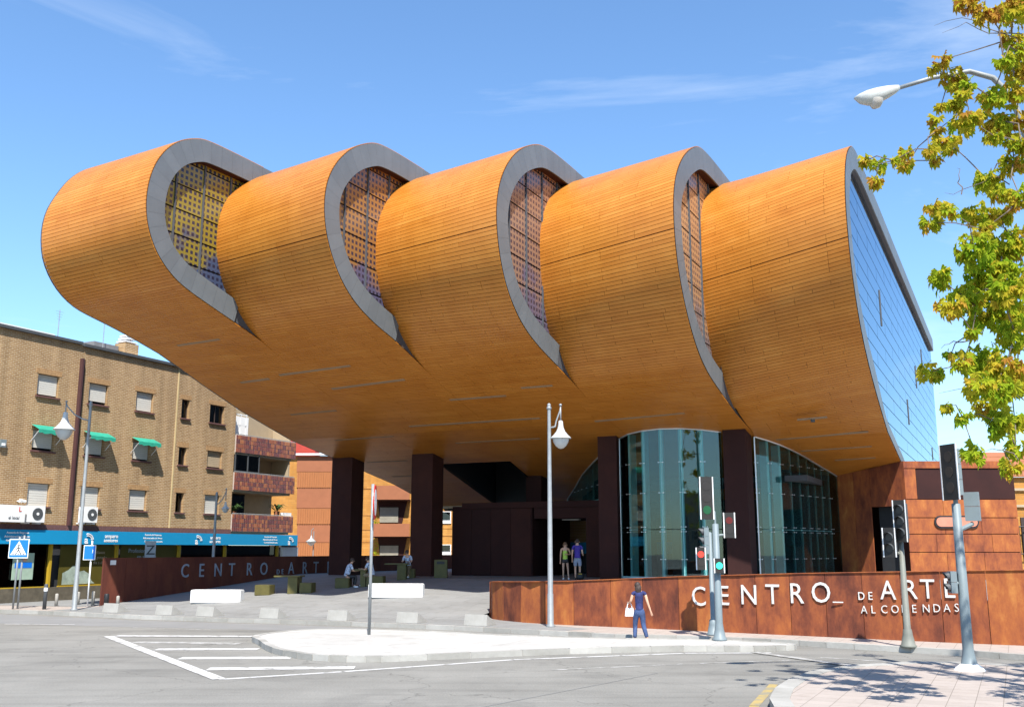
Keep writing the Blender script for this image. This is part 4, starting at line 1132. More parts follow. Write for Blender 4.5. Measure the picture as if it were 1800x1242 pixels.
# balconies at the right end
tiles_parent = apt
for bi, (zb, zt) in enumerate(((3.55, 4.55), (5.97, 7.0), (8.18, 9.22))):
    m = MB(); m.nbox(W(NB + .0, 48.6, (zb + zt) / 2), (.12, 5.6, zt - zb)); bal = m.build('balcony', grout, apt)
    t_ = MB(); nu, nz = 34, 4
    for i in range(nu):
        for j in range(nz):
            w_ = 5.6 / nu; h_ = (zt - zb) / nz
            t_.nbox(W(NB + .068, 45.8 + w_ * (i + .5), zb + h_ * (j + .5)), (.02, w_ - .03, h_ - .03), rnd.random())
    tag(t_.build('facing_tiles', tilem, bal), kind='stuff')
    r_ = MB(); r_.tube([W(NB, 45.85, zt + .05), W(NB, 51.4, zt + .05)], .025, 6); r_.build('rail', galv, bal)
    m = MB(); m.nbox(W(NB - .75, 48.4, zb - .06), (1.5, 5.3, .12)); m.nbox(W(NB - .7, 51.36, (zb + zt) / 2), (1.3, .08, zt - zb - .1)); m.build('balcony_slab', cream, bal)
for zz in (4.6, 7.0, 9.3):
    m = MB(); m.nbox(W(NB - 1.5, 48.4, zz + .6), (.1, 5.3, 2.3)); m.nbox(W(NB - .78, 50.95, zz + .55), (1.4, .12, 2.0)) if zz > 5 else None; m.build('balcony_rear_wall', cream, apt)
    m = MB(); m.nbox(W(NB - 1.42, 47.8, zz + .35), (.05, 1.3, 1.9)); m.build('balcony_door', darkglass if zz < 9 else whitep, apt)
m = MB()
for u in (45.9, 47.0, 48.0): m.nbox(W(NB - .02, u, 7.65), (.06, .07, 1.15))
for z in (7.08, 8.18): m.nbox(W(NB - .02, 46.95, z), (.07, 2.2, .07))
enc = m.build('balcony_enclosure', darkgrey, apt)
for u in (46.45, 47.5):
    m = MB(); m.nbox(W(NB - .02, u, 7.63), (.015, .95, 1.0)); m.build('pane', darkglass, enc)
m = MB()
for u in (46.0, 46.5, 47.0): m.nbox(W(NB - .3, u, 9.9), (.06, .06, 1.3))
for z in (9.3, 9.9, 10.5): m.nbox(W(NB - .3, 46.5, z), (.07, 1.1, .06))
m.build('white_window', whitep, apt)
# shopfront
m = MB(); m.nbox(W(NB + .3, 36.2, 3.08), (.22, 30.6, .64)); sb = m.build('shop_fascia', blueband, apt)
def ftext(s, size, u, z, mat=whitep, bold=0.004, N=NB + .42, parent=sb):
    return place_text('lettering', s, size, W(N, u, z), EV, UP, mat, parent, .004, bold)
for u in (35.7, 43.1): ftext('amparo', .27, u + .62, 3.08); ftext('asesores', .25, u + .58, 2.88)
for u in (35.15, 42.6, 50.6):
    m = MB()
    for r_ in (.34, .25):
        m.tube([W(NB + .43, u + .12 + r_ * math.sin(a) , 2.92 + r_ * math.cos(a)) for a in [x * math.pi / 14 for x in range(-1, 7)]], .03, 5)
    m.build('logo', whitep, sb); ftext('a', .5, u - .05, 2.8, bold=.012)
for u in (30.8, 38.9, 48.3):
    ftext('Asesoría de Empresas', .13, u, 3.22, bold=.001); ftext('Administración de Fincas', .13, u - .1, 3.05, bold=.001); ftext('Gestoría Administrativa', .13, u, 2.88, bold=.001)
m = MB(); m.nbox(W(NB - .05, 33, .45), (.3, 26, .62)); m.build('shop_plinth', plain('plinth', (.10, .085, .06), .7, var=.3), apt)
m = MB(); m.nbox(W(NB - .32, 36, 1.75), (.05, 31, 2.0)); m.build('shop_backing', interior, apt)
pu = [(29.6, 33.5), (34.1, 37.45), (37.75, 41.75), (42.0, 45.35), (45.6, 50.0)]
for i, (a, b) in enumerate(pu):
    m = MB(); m.nbox(W(NB - .02, b + .03, 1.77), (.22, .13, 2.05)); m.build('mustard_post', yellowpost, apt)
    m = MB(); m.nbox(W(NB - .06, (a + b) / 2, 1.77), (.03, b - a - .1, 1.95)); m.build('shop_window', olivepanel if i in (1, 2) else darkglass, apt)
    m = MB(); m.nbox(W(NB - .0, (a + b) / 2, .79), (.1, b - a, .05)); m.build('shop_sill', yellowpost, apt)
pf = N = NB - .035
ftext('una confianza', .22, 35.6, 2.3, N=pf, mat=cream, bold=0, parent=apt); ftext('que han ganado', .22, 35.55, 2.05, N=pf, mat=cream, bold=0, parent=apt); ftext('día a día', .22, 36.1, 1.8, N=pf, mat=cream, bold=0, parent=apt)
ftext('Profesionalidad', .30, 38.3, 2.35, N=pf, mat=letterm2, bold=.0, parent=apt); ftext('en servicio', .30, 38.9, 2.05, N=pf, mat=letterm2, bold=.0, parent=apt)
m = MB(); m.nbox(W(NB + .03, 32.1, 1.75), (.03, 1.1, 1.2)); po_ = m.build('poster', plain('poster_green', (.32, .42, .33), .5), apt)
m = MB(); m.nbox(W(NB + .048, 32.1, 1.8), (.012, .9, .25)); m.build('poster_band', bluesign, po_)
m = MB(); m.tube([W(NB + .05, 32.15, 2.1), W(NB + .065, 32.15, 2.1)], .14, 12); m.build('poster_face', skin, po_)
# film print of a reclining figure, flat in the shop window
m = MB(); m.add([W(pf, *q) for q in ((34.35, .85), (34.35, 1.4), (34.7, 1.55), (34.95, 1.75), (35.2, 1.7), (35.3, 1.45), (35.6, 1.5), (35.9, 1.35), (36.1, 1.0), (36.3, .87))], [tuple(range(10))]); m.build('window_print', plain('print_pale', (.30, .36, .30), .6, var=.35, scale=2.5), apt)
m = MB(); m.nbox(W(NB + .02, 51.2, 2.1), (.2, 1.5, 1.1)); m.build('white_wall', whitep, apt)
m = MB(); m.nbox(W(NB - .3, 51.3, 2.75), (.5, 1.5, .22)); m.build('canopy', darkgrey, apt)
# chimney and rooftop pieces
m = MB(); m.nbox(W(NB - 1.2, 38.25, 13.0), (.8, .9, .8)); ch_ = m.build('chimney', yb, apt)
m = MB()
for z in (13.5, 13.68, 13.86): m.nbox(W(NB - 1.2, 38.25, z), (.7, .8 - (z - 13.5), .07))
m.build('chimney_cowl', whitep, ch_)
m = MB(); m.nbox(W(NB - 2.2, 36.9, 12.85), (2, 1.6, .7)); m.build('roof_housing', roofm, apt)
def antenna(u, h, lbl, N=NB - .9, y=0):
    t = thing('aerial', lbl, 'aerial', W(N, u, 12.6), 'rooftop aerials on the brick block')
    m = MB(); m.tube([W(N, u, 12.5), W(N, u, 12.6 + h)], .02, 5); m.build('mast', galv, t)
    m = MB()
    for i in range(4): m.tube([W(N, u - .22 + .04 * i, 12.5 + h - i * .13), W(N, u + .22 - .04 * i, 12.5 + h - i * .13)], .008, 4)
    m.build('dipoles', galv, t)
antenna(36.4, 2.3, 'thin tall rooftop aerial beside the brick chimney')
antenna(33.6, 1.7, 'short faint rooftop aerial left of the taller one')

def ac_unit(u, z, label, w=.95):
    t = thing('air_conditioner', label, 'air conditioner', W(NB + .35, u, z), 'air conditioners on the brick wall')
    m = MB(); m.nbox(W(NB + .4, u, z), (.4, w, .75)); m.build('casing', whitep, t)
    m = MB(); m.tube([W(NB + .6, u + .08, z), W(NB + .615, u + .08, z)], .28, 24); fn = m.build('fan_grille', darkgrey, t)
    m = MB(); m.tube([W(NB + .617, u + .08, z), W(NB + .63, u + .08, z)], .07, 12); m.build('fan_hub', whitep, fn)
    m = MB()
    for s in (-.3, .3): m.nbox(W(NB + .25, u + s, z - .42), (.6, .05, .06))
    m.build('bracket', whitep, t)
ac_unit(32.1, 4.12, 'white air conditioner box with round dark fan under the third-row window, left of the drainpipe')
ac_unit(35.2, 4.18, 'white air conditioner box half hidden behind the left street lamp post', .8)
t = thing('hanging_sign', 'white lit-box sign with red letter on the brick wall at the left picture edge', 'sign', W(NB + .4, 30.9, 4.1))
m = MB(); m.nbox(W(NB + .5, 30.75, 4.1), (.5, 1.3, .75)); m.build('sign_box', whitep, t)
place_text('lettering', 'L', .3, W(NB + .76, 31.05, 4.2), EV, UP, redm, t, .003, .005)
place_text('lettering', 'el local', .2, W(NB + .76, 30.55, 3.85), EV, UP, black, t, .003, 0)
t = thing('alarm_box', 'small grey-green box mounted on the brick facade between window rows', 'alarm box', W(NB + .1, 30.4, 7.2))
m = MB(); m.nbox(W(NB + .08, 30.4, 7.25), (.15, .3, .35)); m.build('casing', signal_grey, t)
m = MB(); m.nbox(W(NB + .16, 30.4, 7.2), (.02, .18, .12)); m.build('label_plate', whitep, t)
t = thing('security_camera', 'white security camera on a bracket above the air conditioner', 'camera', W(NB + .2, 31.6, 4.7))
m = MB(); m.tube([W(NB, 31.5, 4.7), W(NB + .3, 31.5, 4.62)], .025, 6); m.build('bracket', whitep, t)
m = MB(); m.tube([W(NB + .3, 31.4, 4.72), W(NB + .3, 31.7, 4.68)], .07, 8); m.build('camera_body', whitep, t)
# potted palm on the lowest open balcony
def potted(N, u, z, label, s=1.0, n=16):
    t = thing('potted_plant', label, 'plant', W(N, u, z), 'plants on the balconies')
    m = MB(); m.lathe([(.0, 0), (.13 * s, 0), (.17 * s, .28 * s), (.0, .28 * s)], W(N, u, z), 10); m.build('pot', terracotta, t)
    m = MB()
    for i in range(n):
        a = rnd.uniform(0, 6.28); L = rnd.uniform(.5, .85) * s; d_ = Vector((math.cos(a), math.sin(a), 0)); q = W(N, u, z + .25 * s); sd = Vector((-d_.y, d_.x, 0)) * .05 * s
        e_ = rnd.uniform(.5, 1.1)
        p1 = q + d_ * L * .5 + UP * L * .55 * e_; p2 = q + d_ * L + UP * L * .35 * e_
        m.add([q, p1 + sd, p1 - sd, p2], [(0, 1, 2), (1, 3, 2)])
    m.build('fronds', plain('palm_green', (.05, .10, .025), .6) if 'palm_green' not in MATS else MATS['palm_green'], t)
potted(NB - .45, 50.4, 4.55, 'palm in a pot at the right end of the lowest tiled balcony', 1.15, 22)
potted(NB - .5, 46.5, 4.4, 'bushy plant at the left end of the lowest tiled balcony', 1.2, 26)
t = thing('planter_box', 'white planter box on the lowest balcony rail beside the palm', 'planter', W(NB, 50.9, 4.6))
m = MB(); m.nbox(W(NB - .1, 50.85, 4.68), (.25, .8, .2)); m.build('trough', whitep, t)
m = MB(); m.nbox(W(NB - .1, 50.85, 4.785), (.2, .74, .01)); m.build('soil', bark, t)

# ------------------------------------------------------------------ buildings beyond the underpass
YB = 78.0
def bxz(px, py):       # lay out the far facade in metres from its own picture grid
    yr = (621 - py) / 1756; cp_, sp_ = math.cos(R(11.1)), math.sin(R(11.1))
    t_ = YB / (cp_ - yr * sp_); return (px - 900) / 1756 * t_, 2.5 + (sp_ + yr * cp_) * t_
tc_ = thing('terracotta_block', 'terracotta panelled block with ribbed bands seen between brick balconies and first dark column', 'building', (-15, YB, 0))
def fq(m, px0, px1, py0, py1, y, th=.3, tone=.5):
    x0, z1 = bxz(px0, py0); x1, z0 = bxz(px1, py1)
    m.box(((x0 + x1) / 2, y + th / 2, (z0 + z1) / 2), (x1 - x0 - .01, th, z1 - z0 - .03), tone=tone)
for i, (a, b) in enumerate(((801, 829), (829, 857), (857, 893), (893, 921), (921, 953), (953, 990))):
    m = MB(); fq(m, 523, 626, a, b, YB - .1); m.build('ribbed_panel' if i % 2 else 'flat_panel', terrarib if i % 2 else terracotta, tc_)
    if i % 2:
        x0, z1 = bxz(523, a); x1, z0 = bxz(626, b); m = MB(); n_ = 26
        for j in range(n_): m.box((x0 + (x1 - x0) * (j + .5) / n_, YB - .14, (z0 + z1) / 2), (.06, .08, z1 - z0 - .05))
        tag(m.build('ribs', terrarib, tc_), kind='stuff')
m = MB(); fq(m, 480, 523, 801, 990, YB - .05, 8); m.build('brick_wall', ybx, tc_)
m = MB(); fq(m, 480, 626, 770, 990, YB + .4, 8) if False else None
x0, z1 = bxz(480, 800); x1, _ = bxz(626, 800)
m = MB(); m.box(((x0 + x1) / 2, YB + 4.3, z1 / 2 - .02), (x1 - x0 - .1, 8, z1)); m.build('body', terracotta, tc_)
m = MB(); m.box(((x0 + x1) / 2, YB - .1, z1 + .06), (x1 - x0, .6, .14)); m.build('parapet', whitep, tc_)
m = MB(); xa, za = bxz(505, 760); xb, zb_ = bxz(550, 799)
m.slab([Vector((xa, YB + 1, zb_)), Vector((xb, YB + 1, zb_)), Vector((xb - .1, YB + 1, zb_ + .7)), Vector((xa + .8, YB + 1, za + .3)), Vector((xa, YB + 1, za + .3))], Vector((0, 2, 0))); m.build('red_roof', plain('red_roof', (0.36, 0.045, 0.03), .8, var=.1), tc_)

ob = thing('orange_brick_house', 'orange brick house with rust balconies seen through the underpass between dark columns', 'building', (-6, YB, 0))
m = MB(); fq(m, 628, 1045, 800, 990, YB, 8); m.build('wall', ybx, ob)
for py0, py1 in ((854, 879), (920, 943)):
    m = MB(); fq(m, 659, 722, py0, py1, YB - 1.0, .15); bb = m.build('balcony', terracotta, ob)
    m = MB(); fq(m, 659, 722, py1 - 1, py1 + 2, YB - .9, .9); m.build('balcony_slab', cortendark, bb)
for py0, py1, w0, w1 in ((881, 919, 891, 918), (944, 985, 958, 985)):
    x0, z1 = bxz(664, py0); x1, z0 = bxz(715, py1)
    m = MB(); m.slab([Vector((x0, YB - .04, z1)), Vector((x1, YB - .04, z1)), Vector((x1 - .35, YB - .04, z0)), Vector((x0 + .25, YB - .04, z0))], Vector((0, .03, 0))); rc = m.build('balcony_recess', cortendark, ob)
    m = MB(); fq(m, 668, 700, w0, w1, YB - .10, .05); m.build('shutter', plain('grey_shutter', (.26, .24, .19), .7) if 'grey_shutter' not in MATS else MATS['grey_shutter'], rc)
for py0, py1 in ((898, 920), (956, 985)):
    m = MB(); fq(m, 775, 793, py0, py1, YB - .08, .08); wn = m.build('window', whitep, ob)
    m = MB(); fq(m, 776.5, 791.5, py0 + 1.2, py1 - (7 if py0 < 900 else 17), YB - .13, .05); m.build('pane', darkglass, wn)
m = MB()
for py in (858, 905, 930, 952): fq(m, 628, 660, py, py + 1.0, YB - .03, .03)
for py in (928, 941, 968): fq(m, 765, 830, py, py + .8, YB - .03, .03)
m.build('string_course', terracotta, ob)
m = MB(); fq(m, 980, 1040, 936, 948, YB - .2, .2); m.build('blue_fascia', blueband, ob)
m = MB(); fq(m, 980, 1040, 948, 990, YB - .1, .1); m.build('shop_window', interior, ob)
t = thing('wall_vine', 'brownish creeper climbing the corner of the orange brick house', 'plant', (bxz(658, 960)[0], YB - .1, 2))
m = MB()
for i in range(160):
    px, py = rnd.gauss(660, 2.5), rnd.uniform(900, 985); x, z = bxz(px, py); q = Vector((x, YB - rnd.uniform(.08, .3), z)); a = Vector((rnd.uniform(-1, 1), rnd.uniform(-.3, .3), rnd.uniform(-1, 1))) * .13; b = Vector((rnd.uniform(-1, 1), rnd.uniform(-.3, .3), rnd.uniform(-1, 1))) * .13
    m.add([q, q + a, q + b], [(0, 1, 2)], rnd.random())
m.build('leaves', leafm, t)

rb = thing('corner_brick_house', 'pale orange brick house with iron balcony at the right picture edge', 'building', (26, 50, 0))
m = MB(); m.box((31, 54, 3.0), (15.6, 9, 6.0)); m.build('wall', ybx, rb)
for i in range(5):
    m = MB(); m.slab([Vector((22.9, 49.3 + i * .5, 6.0 + i * .28)), Vector((39, 49.3 + i * .5, 6.0 + i * .28)), Vector((39, 49.85 + i * .5, 6.26 + i * .28)), Vector((22.9, 49.85 + i * .5, 6.26 + i * .28))], Vector((0, 0, .07))); m.build('tile_course', terracotta, rb)
for z in (5.4, 4.6):
    m = MB(); m.box((31, 49.45, z), (15.6, .12, .12)); m.build('cornice', cream, rb)
m = MB()
for i in range(12): m.tube([(24.6 + i * .14, 49.2, 2.3), (24.6 + i * .14, 49.2, 3.6)], .02, 5)
m.tube([(24.5, 49.2, 3.6), (26.3, 49.2, 3.6)], .03, 5); m.tube([(24.5, 49.2, 2.3), (26.3, 49.2, 2.3)], .03, 5); m.build('balcony_rail', black, rb)
m = MB(); m.box((25.4, 49.46, 3.1), (1.1, .08, 1.9)); m.build('window', frame, rb)

# ------------------------------------------------------------------ opposite side of the street (mirrored in the glazing)
opp = thing('facing_house', 'plain cream house across the street mirrored in the lobby glass', 'building', (12, -34, 0))
m = MB(); m.box((14, -38, 4.5), (34, 8, 9)); m.build('wall', cream, opp)
for i in range(8):
    for j in range(2):
        m = MB(); m.box((0 + i * 4, -33.95, 2.4 + j * 3.6), (1.4, .1, 1.6)); m.build('window', darkglass if j else frame, opp)
# ------------------------------------------------------------------ street furniture
def lantern(label, loc, H_=7.0, side=-1, s=1.0, ang=0.0, group='lantern street lamps', arm=.62):
    t = thing('street_lamp', label, 'street lamp', loc, group)
    L = Vector(loc); A_ = Vector((math.cos(ang), math.sin(ang), 0)) * side
    m = MB(); m.lathe([(0, 0), (.15, 0), (.15, .03), (.10, .1), (.095, 1.0), (.085, 1.02), (.055, H_ - .2), (.055, H_)], L, 14); m.build('pole', galv, t, True)
    m = MB(); m.lathe([(.0, H_ + .12), (.05, H_ + .09), (.065, H_ + .04), (.05, H_), (.08, H_ - .02), (.08, H_ - .08), (.056, H_ - .1)][::-1], L, 12); m.build('finial', galv, t, True)
    z = H_ - .75 * (1 if s >= 1 else .75)
    m = MB(); pts = [L + UP * (z + .05), L + A_ * .2 * s + UP * (z + .10), L + A_ * arm * .62 + UP * (z + .28), L + A_ * arm * .95 + UP * (z + .62), L + A_ * arm + UP * (z + .72)]
    m.tube(pts, [.03, .03, .027, .025, .025], 8); m.build('arm', galv, t, True)
    c = L + A_ * arm
    m = MB(); m.tube([c + UP * (z + .78), c + UP * (z + .25)], .025, 8); m.lathe([(0, .86), (.045, .84), (.05, .79), (.0, .76)][::-1], c + UP * z, 10); m.build('hanger', galv, t, True)
    m = MB(); m.lathe([(q0 * s, q1 * s) for q0, q1 in [(.05, .30), (.075, .27), (.08, .18), (.10, .06), (.15, -.06), (.24, -.17), (.335, -.26), (.345, -.29), (.0, -.285)][::-1]], c + UP * z, 24); m.build('shade', lampglass, t, True)
    m = MB(); m.lathe([(q0 * s, q1 * s) for q0, q1 in [(.27, -.29), (.25, -.40), (.18, -.52), (.09, -.60), (0, -.625)][::-1]], c + UP * z, 20); m.build('bowl', lampglass, t, True)
    return t
lantern('tall street lamp with bell lantern facing right, beside the front rust wall', (1.21, 32.36, .13), 6.95, 1, 1, R(8), arm=.38)
lantern('tall street lamp with bell lantern reaching left, at the crossing on the far left', (-17.46, 41.05, .13), 8.3, -1, 1.25, R(12), arm=.95)
lantern('distant small street lamp standing before the brick shopfront', (-14.8, 50.5, .13), 5.1, 1, .6, R(-10), arm=.5)
t = thing('hanging_lantern', 'white lantern hanging in front of the terracotta building', 'lantern', (bxz(547, 950)[0] * .93, YB * .93, 2.5))
c = Vector((bxz(547, 950)[0] * .93, YB * .93, 3.1))
m = MB(); m.lathe([(.04, .4), (.07, .2), (.2, .1), (.42, -.05), (0, -.05)][::-1], c, 16); m.build('shade', lampglass, t, True)
m = MB(); m.lathe([(.34, -.05), (.24, -.2), (0, -.36)][::-1], c, 16); m.build('bowl', lampglass, t, True)
m = MB(); m.tube([c + UP * .4, c + UP * .75, c + UP * .9 + Vector((.15, 0, 0))], .035, 6); m.tube([c + UP * .7 + Vector((.15, .1, 0)), c + Vector((.15, .1, -3))], .04, 6); m.build('pole', galv, t)

# cobra head lamp over the trees
t = thing('road_lamp', 'cobra-head road lamp on a curved arm reaching in from the right among branches', 'street lamp', (9.75, 16.0, .13))
P_ = [Vector((9.75, 16.0, .13)), Vector((9.4, 16.0, 5)), Vector((8.95, 16.0, 8.4)), Vector((8.75, 16.0, 9.5)), Vector((8.6, 16.0, 10.12)), Vector((8.3, 16.0, 10.48)), Vector((7.9, 16.0, 10.60)), Vector((7.25, 16.0, 10.48)), Vector((6.62, 16.0, 10.28))]
m = MB(); m.tube(P_, [.11, .09, .07, .06, .055, .05, .045, .04, .035], 12); m.build('arm', galv, t, True)
m = MB(); hd = Vector((-.97, 0, -.24)).normalized(); sd = Vector((0, 1, 0)); upv = hd.cross(sd) * -1
if upv.z < 0: upv = -upv
h0 = Vector((6.66, 16.0, 10.30))
secs = [(0, .05, .05, -.05), (.08, .075, .06, -.09), (.22, .11, .075, -.14), (.40, .135, .08, -.19), (.58, .135, .07, -.20), (.72, .10, .04, -.13), (.80, .03, .01, -.03)]
seg = 12
for (s_, w, zt, zbm) in secs:
    for i in range(seg):
        a = 2 * math.pi * i / seg; cy = math.cos(a) * w; cz = math.sin(a); cz = cz * zt if cz > 0 else -cz * zbm
        m.v.append(h0 + hd * s_ + sd * cy + upv * cz)
for k in range(len(secs) - 1):
    for i in range(seg):
        a = k * seg + i; b = k * seg + (i + 1) % seg; m.f.append((a, b, b + seg, a + seg)); m.t.append(.5)
m.f.append(tuple(range(seg))[::-1]); m.t.append(.5)
m.f.append(tuple((len(secs) - 1) * seg + i for i in range(seg))); m.t.append(.5)
m.build('lamp_head', lampglass, t, True)
m = MB(); c = h0 + hd * .46 - upv * .12; m.lathe([(.0, -.16), (.07, -.14), (.12, -.06), (.13, 0.0)], c, 14); m.build('lamp_bowl', plain('bowl_clear', (.5, .46, .42), .1, spec=.8), t, True)

# traffic signals
def frame_vec(ang):
    f = Vector((math.sin(ang), -math.cos(ang), 0)); r_ = Vector((math.cos(ang), math.sin(ang), 0)); return f, r_   # f = facing, r = right side
def head(t, c, n, ang, s=.30, lit=None, board=False, vis=True, col=signal_grey, face=black, bwf=1.22):
    """signal head centred at c facing ang (0 = towards the camera)"""
    f, r_ = frame_vec(ang); c = Vector(c); H2 = n * s
    m = MB()
    for i in range(n):
        m.box(c + UP * (H2 / 2 - s * (i + .5)), (s * .95, s * .55, s * .97), r_, -f, UP)
    hd_ = m.build('signal_housing', col, t)
    if board:
        m = MB(); m.box(c + f * (s * .29), (s * bwf, .015, H2 + s * .6), r_, -f, UP); bd = m.build('backboard', boardm, t)
        m = MB(); w2, h2 = s * bwf / 2, (H2 + s * .6) / 2; b_ = .028
        for sx in (-1, 1): m.box(c + f * (s * .30) + r_ * sx * (w2 - b_ / 2), (b_, .02, 2 * h2), r_, -f, UP)
        for sz in (): m.box(c + f * (s * .301) + UP * sz * (h2 - b_ / 2), (2 * w2, .02, b_), r_, -f, UP) if sz > 0 or True else 0
        m.build('white_border', whitep, bd)
    for i in range(n):
        q = c + UP * (H2 / 2 - s * (i + .5)) + f * (s * .30)
        m = MB(); m.tube([q, q + f * .012], s * .36, 18)
        mt = deadlamp2
        if lit and lit[0] == i: mt = lit[1]
        m.build('lens', mt, hd_)
        if vis:
            m = MB(); K = 10
            for k in range(K + 1):
                a = math.pi * (-.12 + 1.24 * k / K); o1 = r_ * math.cos(a) * s * .40 + UP * math.sin(a) * s * .40
                L = s * .55 * (0.45 + .55 * max(0, math.sin(a)))
                m.v += [q + o1, q + o1 + f * L]
            for k in range(K): m.f.append((2 * k, 2 * k + 2, 2 * k + 3, 2 * k + 1)); m.t.append(.5)
            m.build('visor', col if col is not signal_grey else darkgrey, hd_)
def signal_pole(t, loc, top, r0=.085, r1=.06, mat=signal_grey):
    L = Vector(loc); m = MB(); h = top
    m.lathe([(0, 0), (.2, 0), (.2, .05), (.17, .07), (.12, .30), (.105, .42), (r0, .45), (r1, h), (0, h + .03)], L, 16); m.build('pole', mat, t, True)
# signal on the island (front)
t = thing('traffic_light', 'traffic light on the island with tall backboard, green man and a white-edged red head', 'traffic light', (5.53, 27.56, .13), 'traffic lights')
L = Vector((5.53, 27.56, .13)); signal_pole(t, L, 3.05, .10, .085)
head(t, L + Vector((-.24, 0, 3.75)), 3, R(8), .32, (2, plain('dim_green', (.015, .085, .035), .3, emit=.02)), True, False, face=black)
m = MB(); m.tube([L + Vector((0, 0, 3.0)), L + Vector((0.0, .05, 3.4))], .03, 8); m.tube([L + Vector((0, 0, 2.75)), L + Vector((.38, 0, 2.78)), L + Vector((.38, 0, 2.95))], .03, 8); m.build('bracket', signal_grey, t)
head(t, L + Vector((.38, 0, 3.02)), 2, R(-10), .26, (0, plain('dim_red', (.12, .018, .015), .3, emit=.02)), True, False)
head(t, L + Vector((.02, -.15, 1.95)), 1, R(0), .24, (0, greenlamp), True, False)
m = MB(); m.tube([L + Vector((0.0, -.02, 1.95)), L + Vector((.0, -.14, 1.95))], .04, 8); m.build('bracket', signal_grey, t)
# second pole just behind it
t = thing('traffic_light', 'slim traffic light behind the island signal with grey side-facing head and red man', 'traffic light', (5.69, 29.2, .13), 'traffic lights')
L = Vector((5.69, 29.2, .13)); signal_pole(t, L, 2.85, .07, .055)
head(t, L + Vector((-.12, 0, 2.62)), 3, R(-88), .25, None, False, True)
head(t, L + Vector((-.32, -.1, 2.12)), 2, R(6), .24, (0, redlamp), True, False)
m = MB(); m.tube([L + Vector((0, 0, 2.1)), L + Vector((-.3, 0, 2.1))], .03, 8); m.tube([L + Vector((0, 0, 2.6)), L + Vector((-.08, 0, 2.6))], .03, 8); m.build('bracket', signal_grey, t)
# right middle
t = thing('traffic_light', 'traffic light with two dark heads before the right end of the lettered wall', 'traffic light', (9.82, 25.67, .13), 'traffic lights')
L = Vector((9.82, 25.67, .13)); greenish = plain('weathered_pole', (.17, .175, .15), .6)
signal_pole(t, L, 2.55, .085, .06, greenish)
head(t, L + Vector((.02, -.1, 3.08)), 3, R(-48), .29, None, True, True, darkgrey)
head(t, L + Vector((-.28, -.05, 2.55)), 2, R(-42), .28, None, True, True, darkgrey)
m = MB(); m.tube([L + Vector((0, 0, 2.25)), L + Vector((-.25, 0, 2.35))], .035, 8); m.tube([L + Vector((0, 0, 2.5)), L + Vector((.0, 0, 2.8))], .05, 8); m.build('bracket', greenish, t)
# near right
t = thing('traffic_light', 'nearest traffic light with tall slanted backboard on the tree-shaded corner', 'traffic light', (9.19, 20.9, .13), 'traffic lights')
L = Vector((9.19, 20.9, .13)); signal_pole(t, L, 3.3, .105, .085)
head(t, L + Vector((-.02, -.05, 3.95)), 3, R(-74), .32, None, True, False, bwf=1.6)
head(t, L + Vector((.38, .1, 3.25)), 2, R(148), .30, None, False, True)
head(t, L + Vector((-.20, 0, 1.72)), 2, R(-95), .22, None, False, True)
m = MB(); m.tube([L + Vector((0, 0, 2.75)), L + Vector((.36, .1, 2.9))], .045, 8); m.tube([L + Vector((0, 0, 1.7)), L + Vector((-.12, 0, 1.7))], .035, 8); m.tube([L + Vector((0, 0, 3.2)), L + Vector((0, 0, 3.6))], .05, 8); m.build('bracket', signal_grey, t)
m = MB(); m.lathe([(.0, .06), (.30, .0), (.26, .05), (.15, .13), (.0, .16)][1:], L, 14); m.build('base_collar', whitep, t, True)

# round sign seen edge-on
t = thing('round_sign', 'round red-rimmed road sign seen edge-on on a pole standing on the island', 'road sign', (-4.06, 29.38, .13))
L = Vector((-4.06, 29.38, .13)); m = MB(); m.tube([L, L + UP * 4.25], .045, 10); m.build('pole', galv, t, True)
f, r_ = frame_vec(R(93)); c = L + Vector((0, 0, 3.72)) + f * .055
m = MB(); m.disc(c, f, .50, 28, .03); m.build('sign_face', redm, t)
m = MB(); m.disc(c + f * .031, f, .38, 28, .004); m.build('sign_centre', whitep, t)
m = MB(); m.disc(c - f * .012, f, .47, 28, .01); m.build('sign_back', galv, t)
# pedestrian crossing sign on the far left
t = thing('crossing_sign', 'blue square pedestrian crossing sign on twin poles at the far left', 'road sign', (-19.95, 41.9, .13))
L = Vector((-20.3, 41.9, .13))
m = MB(); m.tube([L + Vector((-.02, 0, 0)), L + Vector((.0, 0, 2.9))], .04, 10); m.build('pole', galv, t, True)
m = MB(); m.tube([L + Vector((.12, .1, 0)), L + Vector((.14, .1, 2.95))], .04, 10); m.build('pole', galv, t, True)
c = L + Vector((.03, -.06, 2.42)); f, r_ = frame_vec(R(6))
m = MB(); m.box(c, (.78, .02, .78), r_, -f, UP); sf = m.build('sign_plate', whitep, t)
m = MB(); m.box(c + f * .013, (.72, .01, .70), r_, -f, UP); m.build('blue_field', bluesign, sf)
m = MB(); m.slab([c + f * .021 + r_ * -.32 - UP * .26, c + f * .021 + r_ * .32 - UP * .26, c + f * .021 + UP * .30], f * .004); m.build('white_triangle', whitep, sf)
m = MB(); q = c + f * .03
m.disc(q + UP * .12, f, .035, 10, .004)
for a, b in (((0, .08), (0, -.05)), ((0, -.05), (-.07, -.19)), ((0, -.05), (.08, -.19)), ((0, .05), (-.09, -.03)), ((0, .05), (.09, -.02))):
    m.tube([q + r_ * a[0] + UP * a[1], q + r_ * b[0] + UP * b[1]], .016, 5)
for i in range(5): m.box(q + r_ * (-.2 + i * .1) - UP * .215, (.05, .004, .045), r_, -f, UP)
m.build('walking_figure', black, sf)
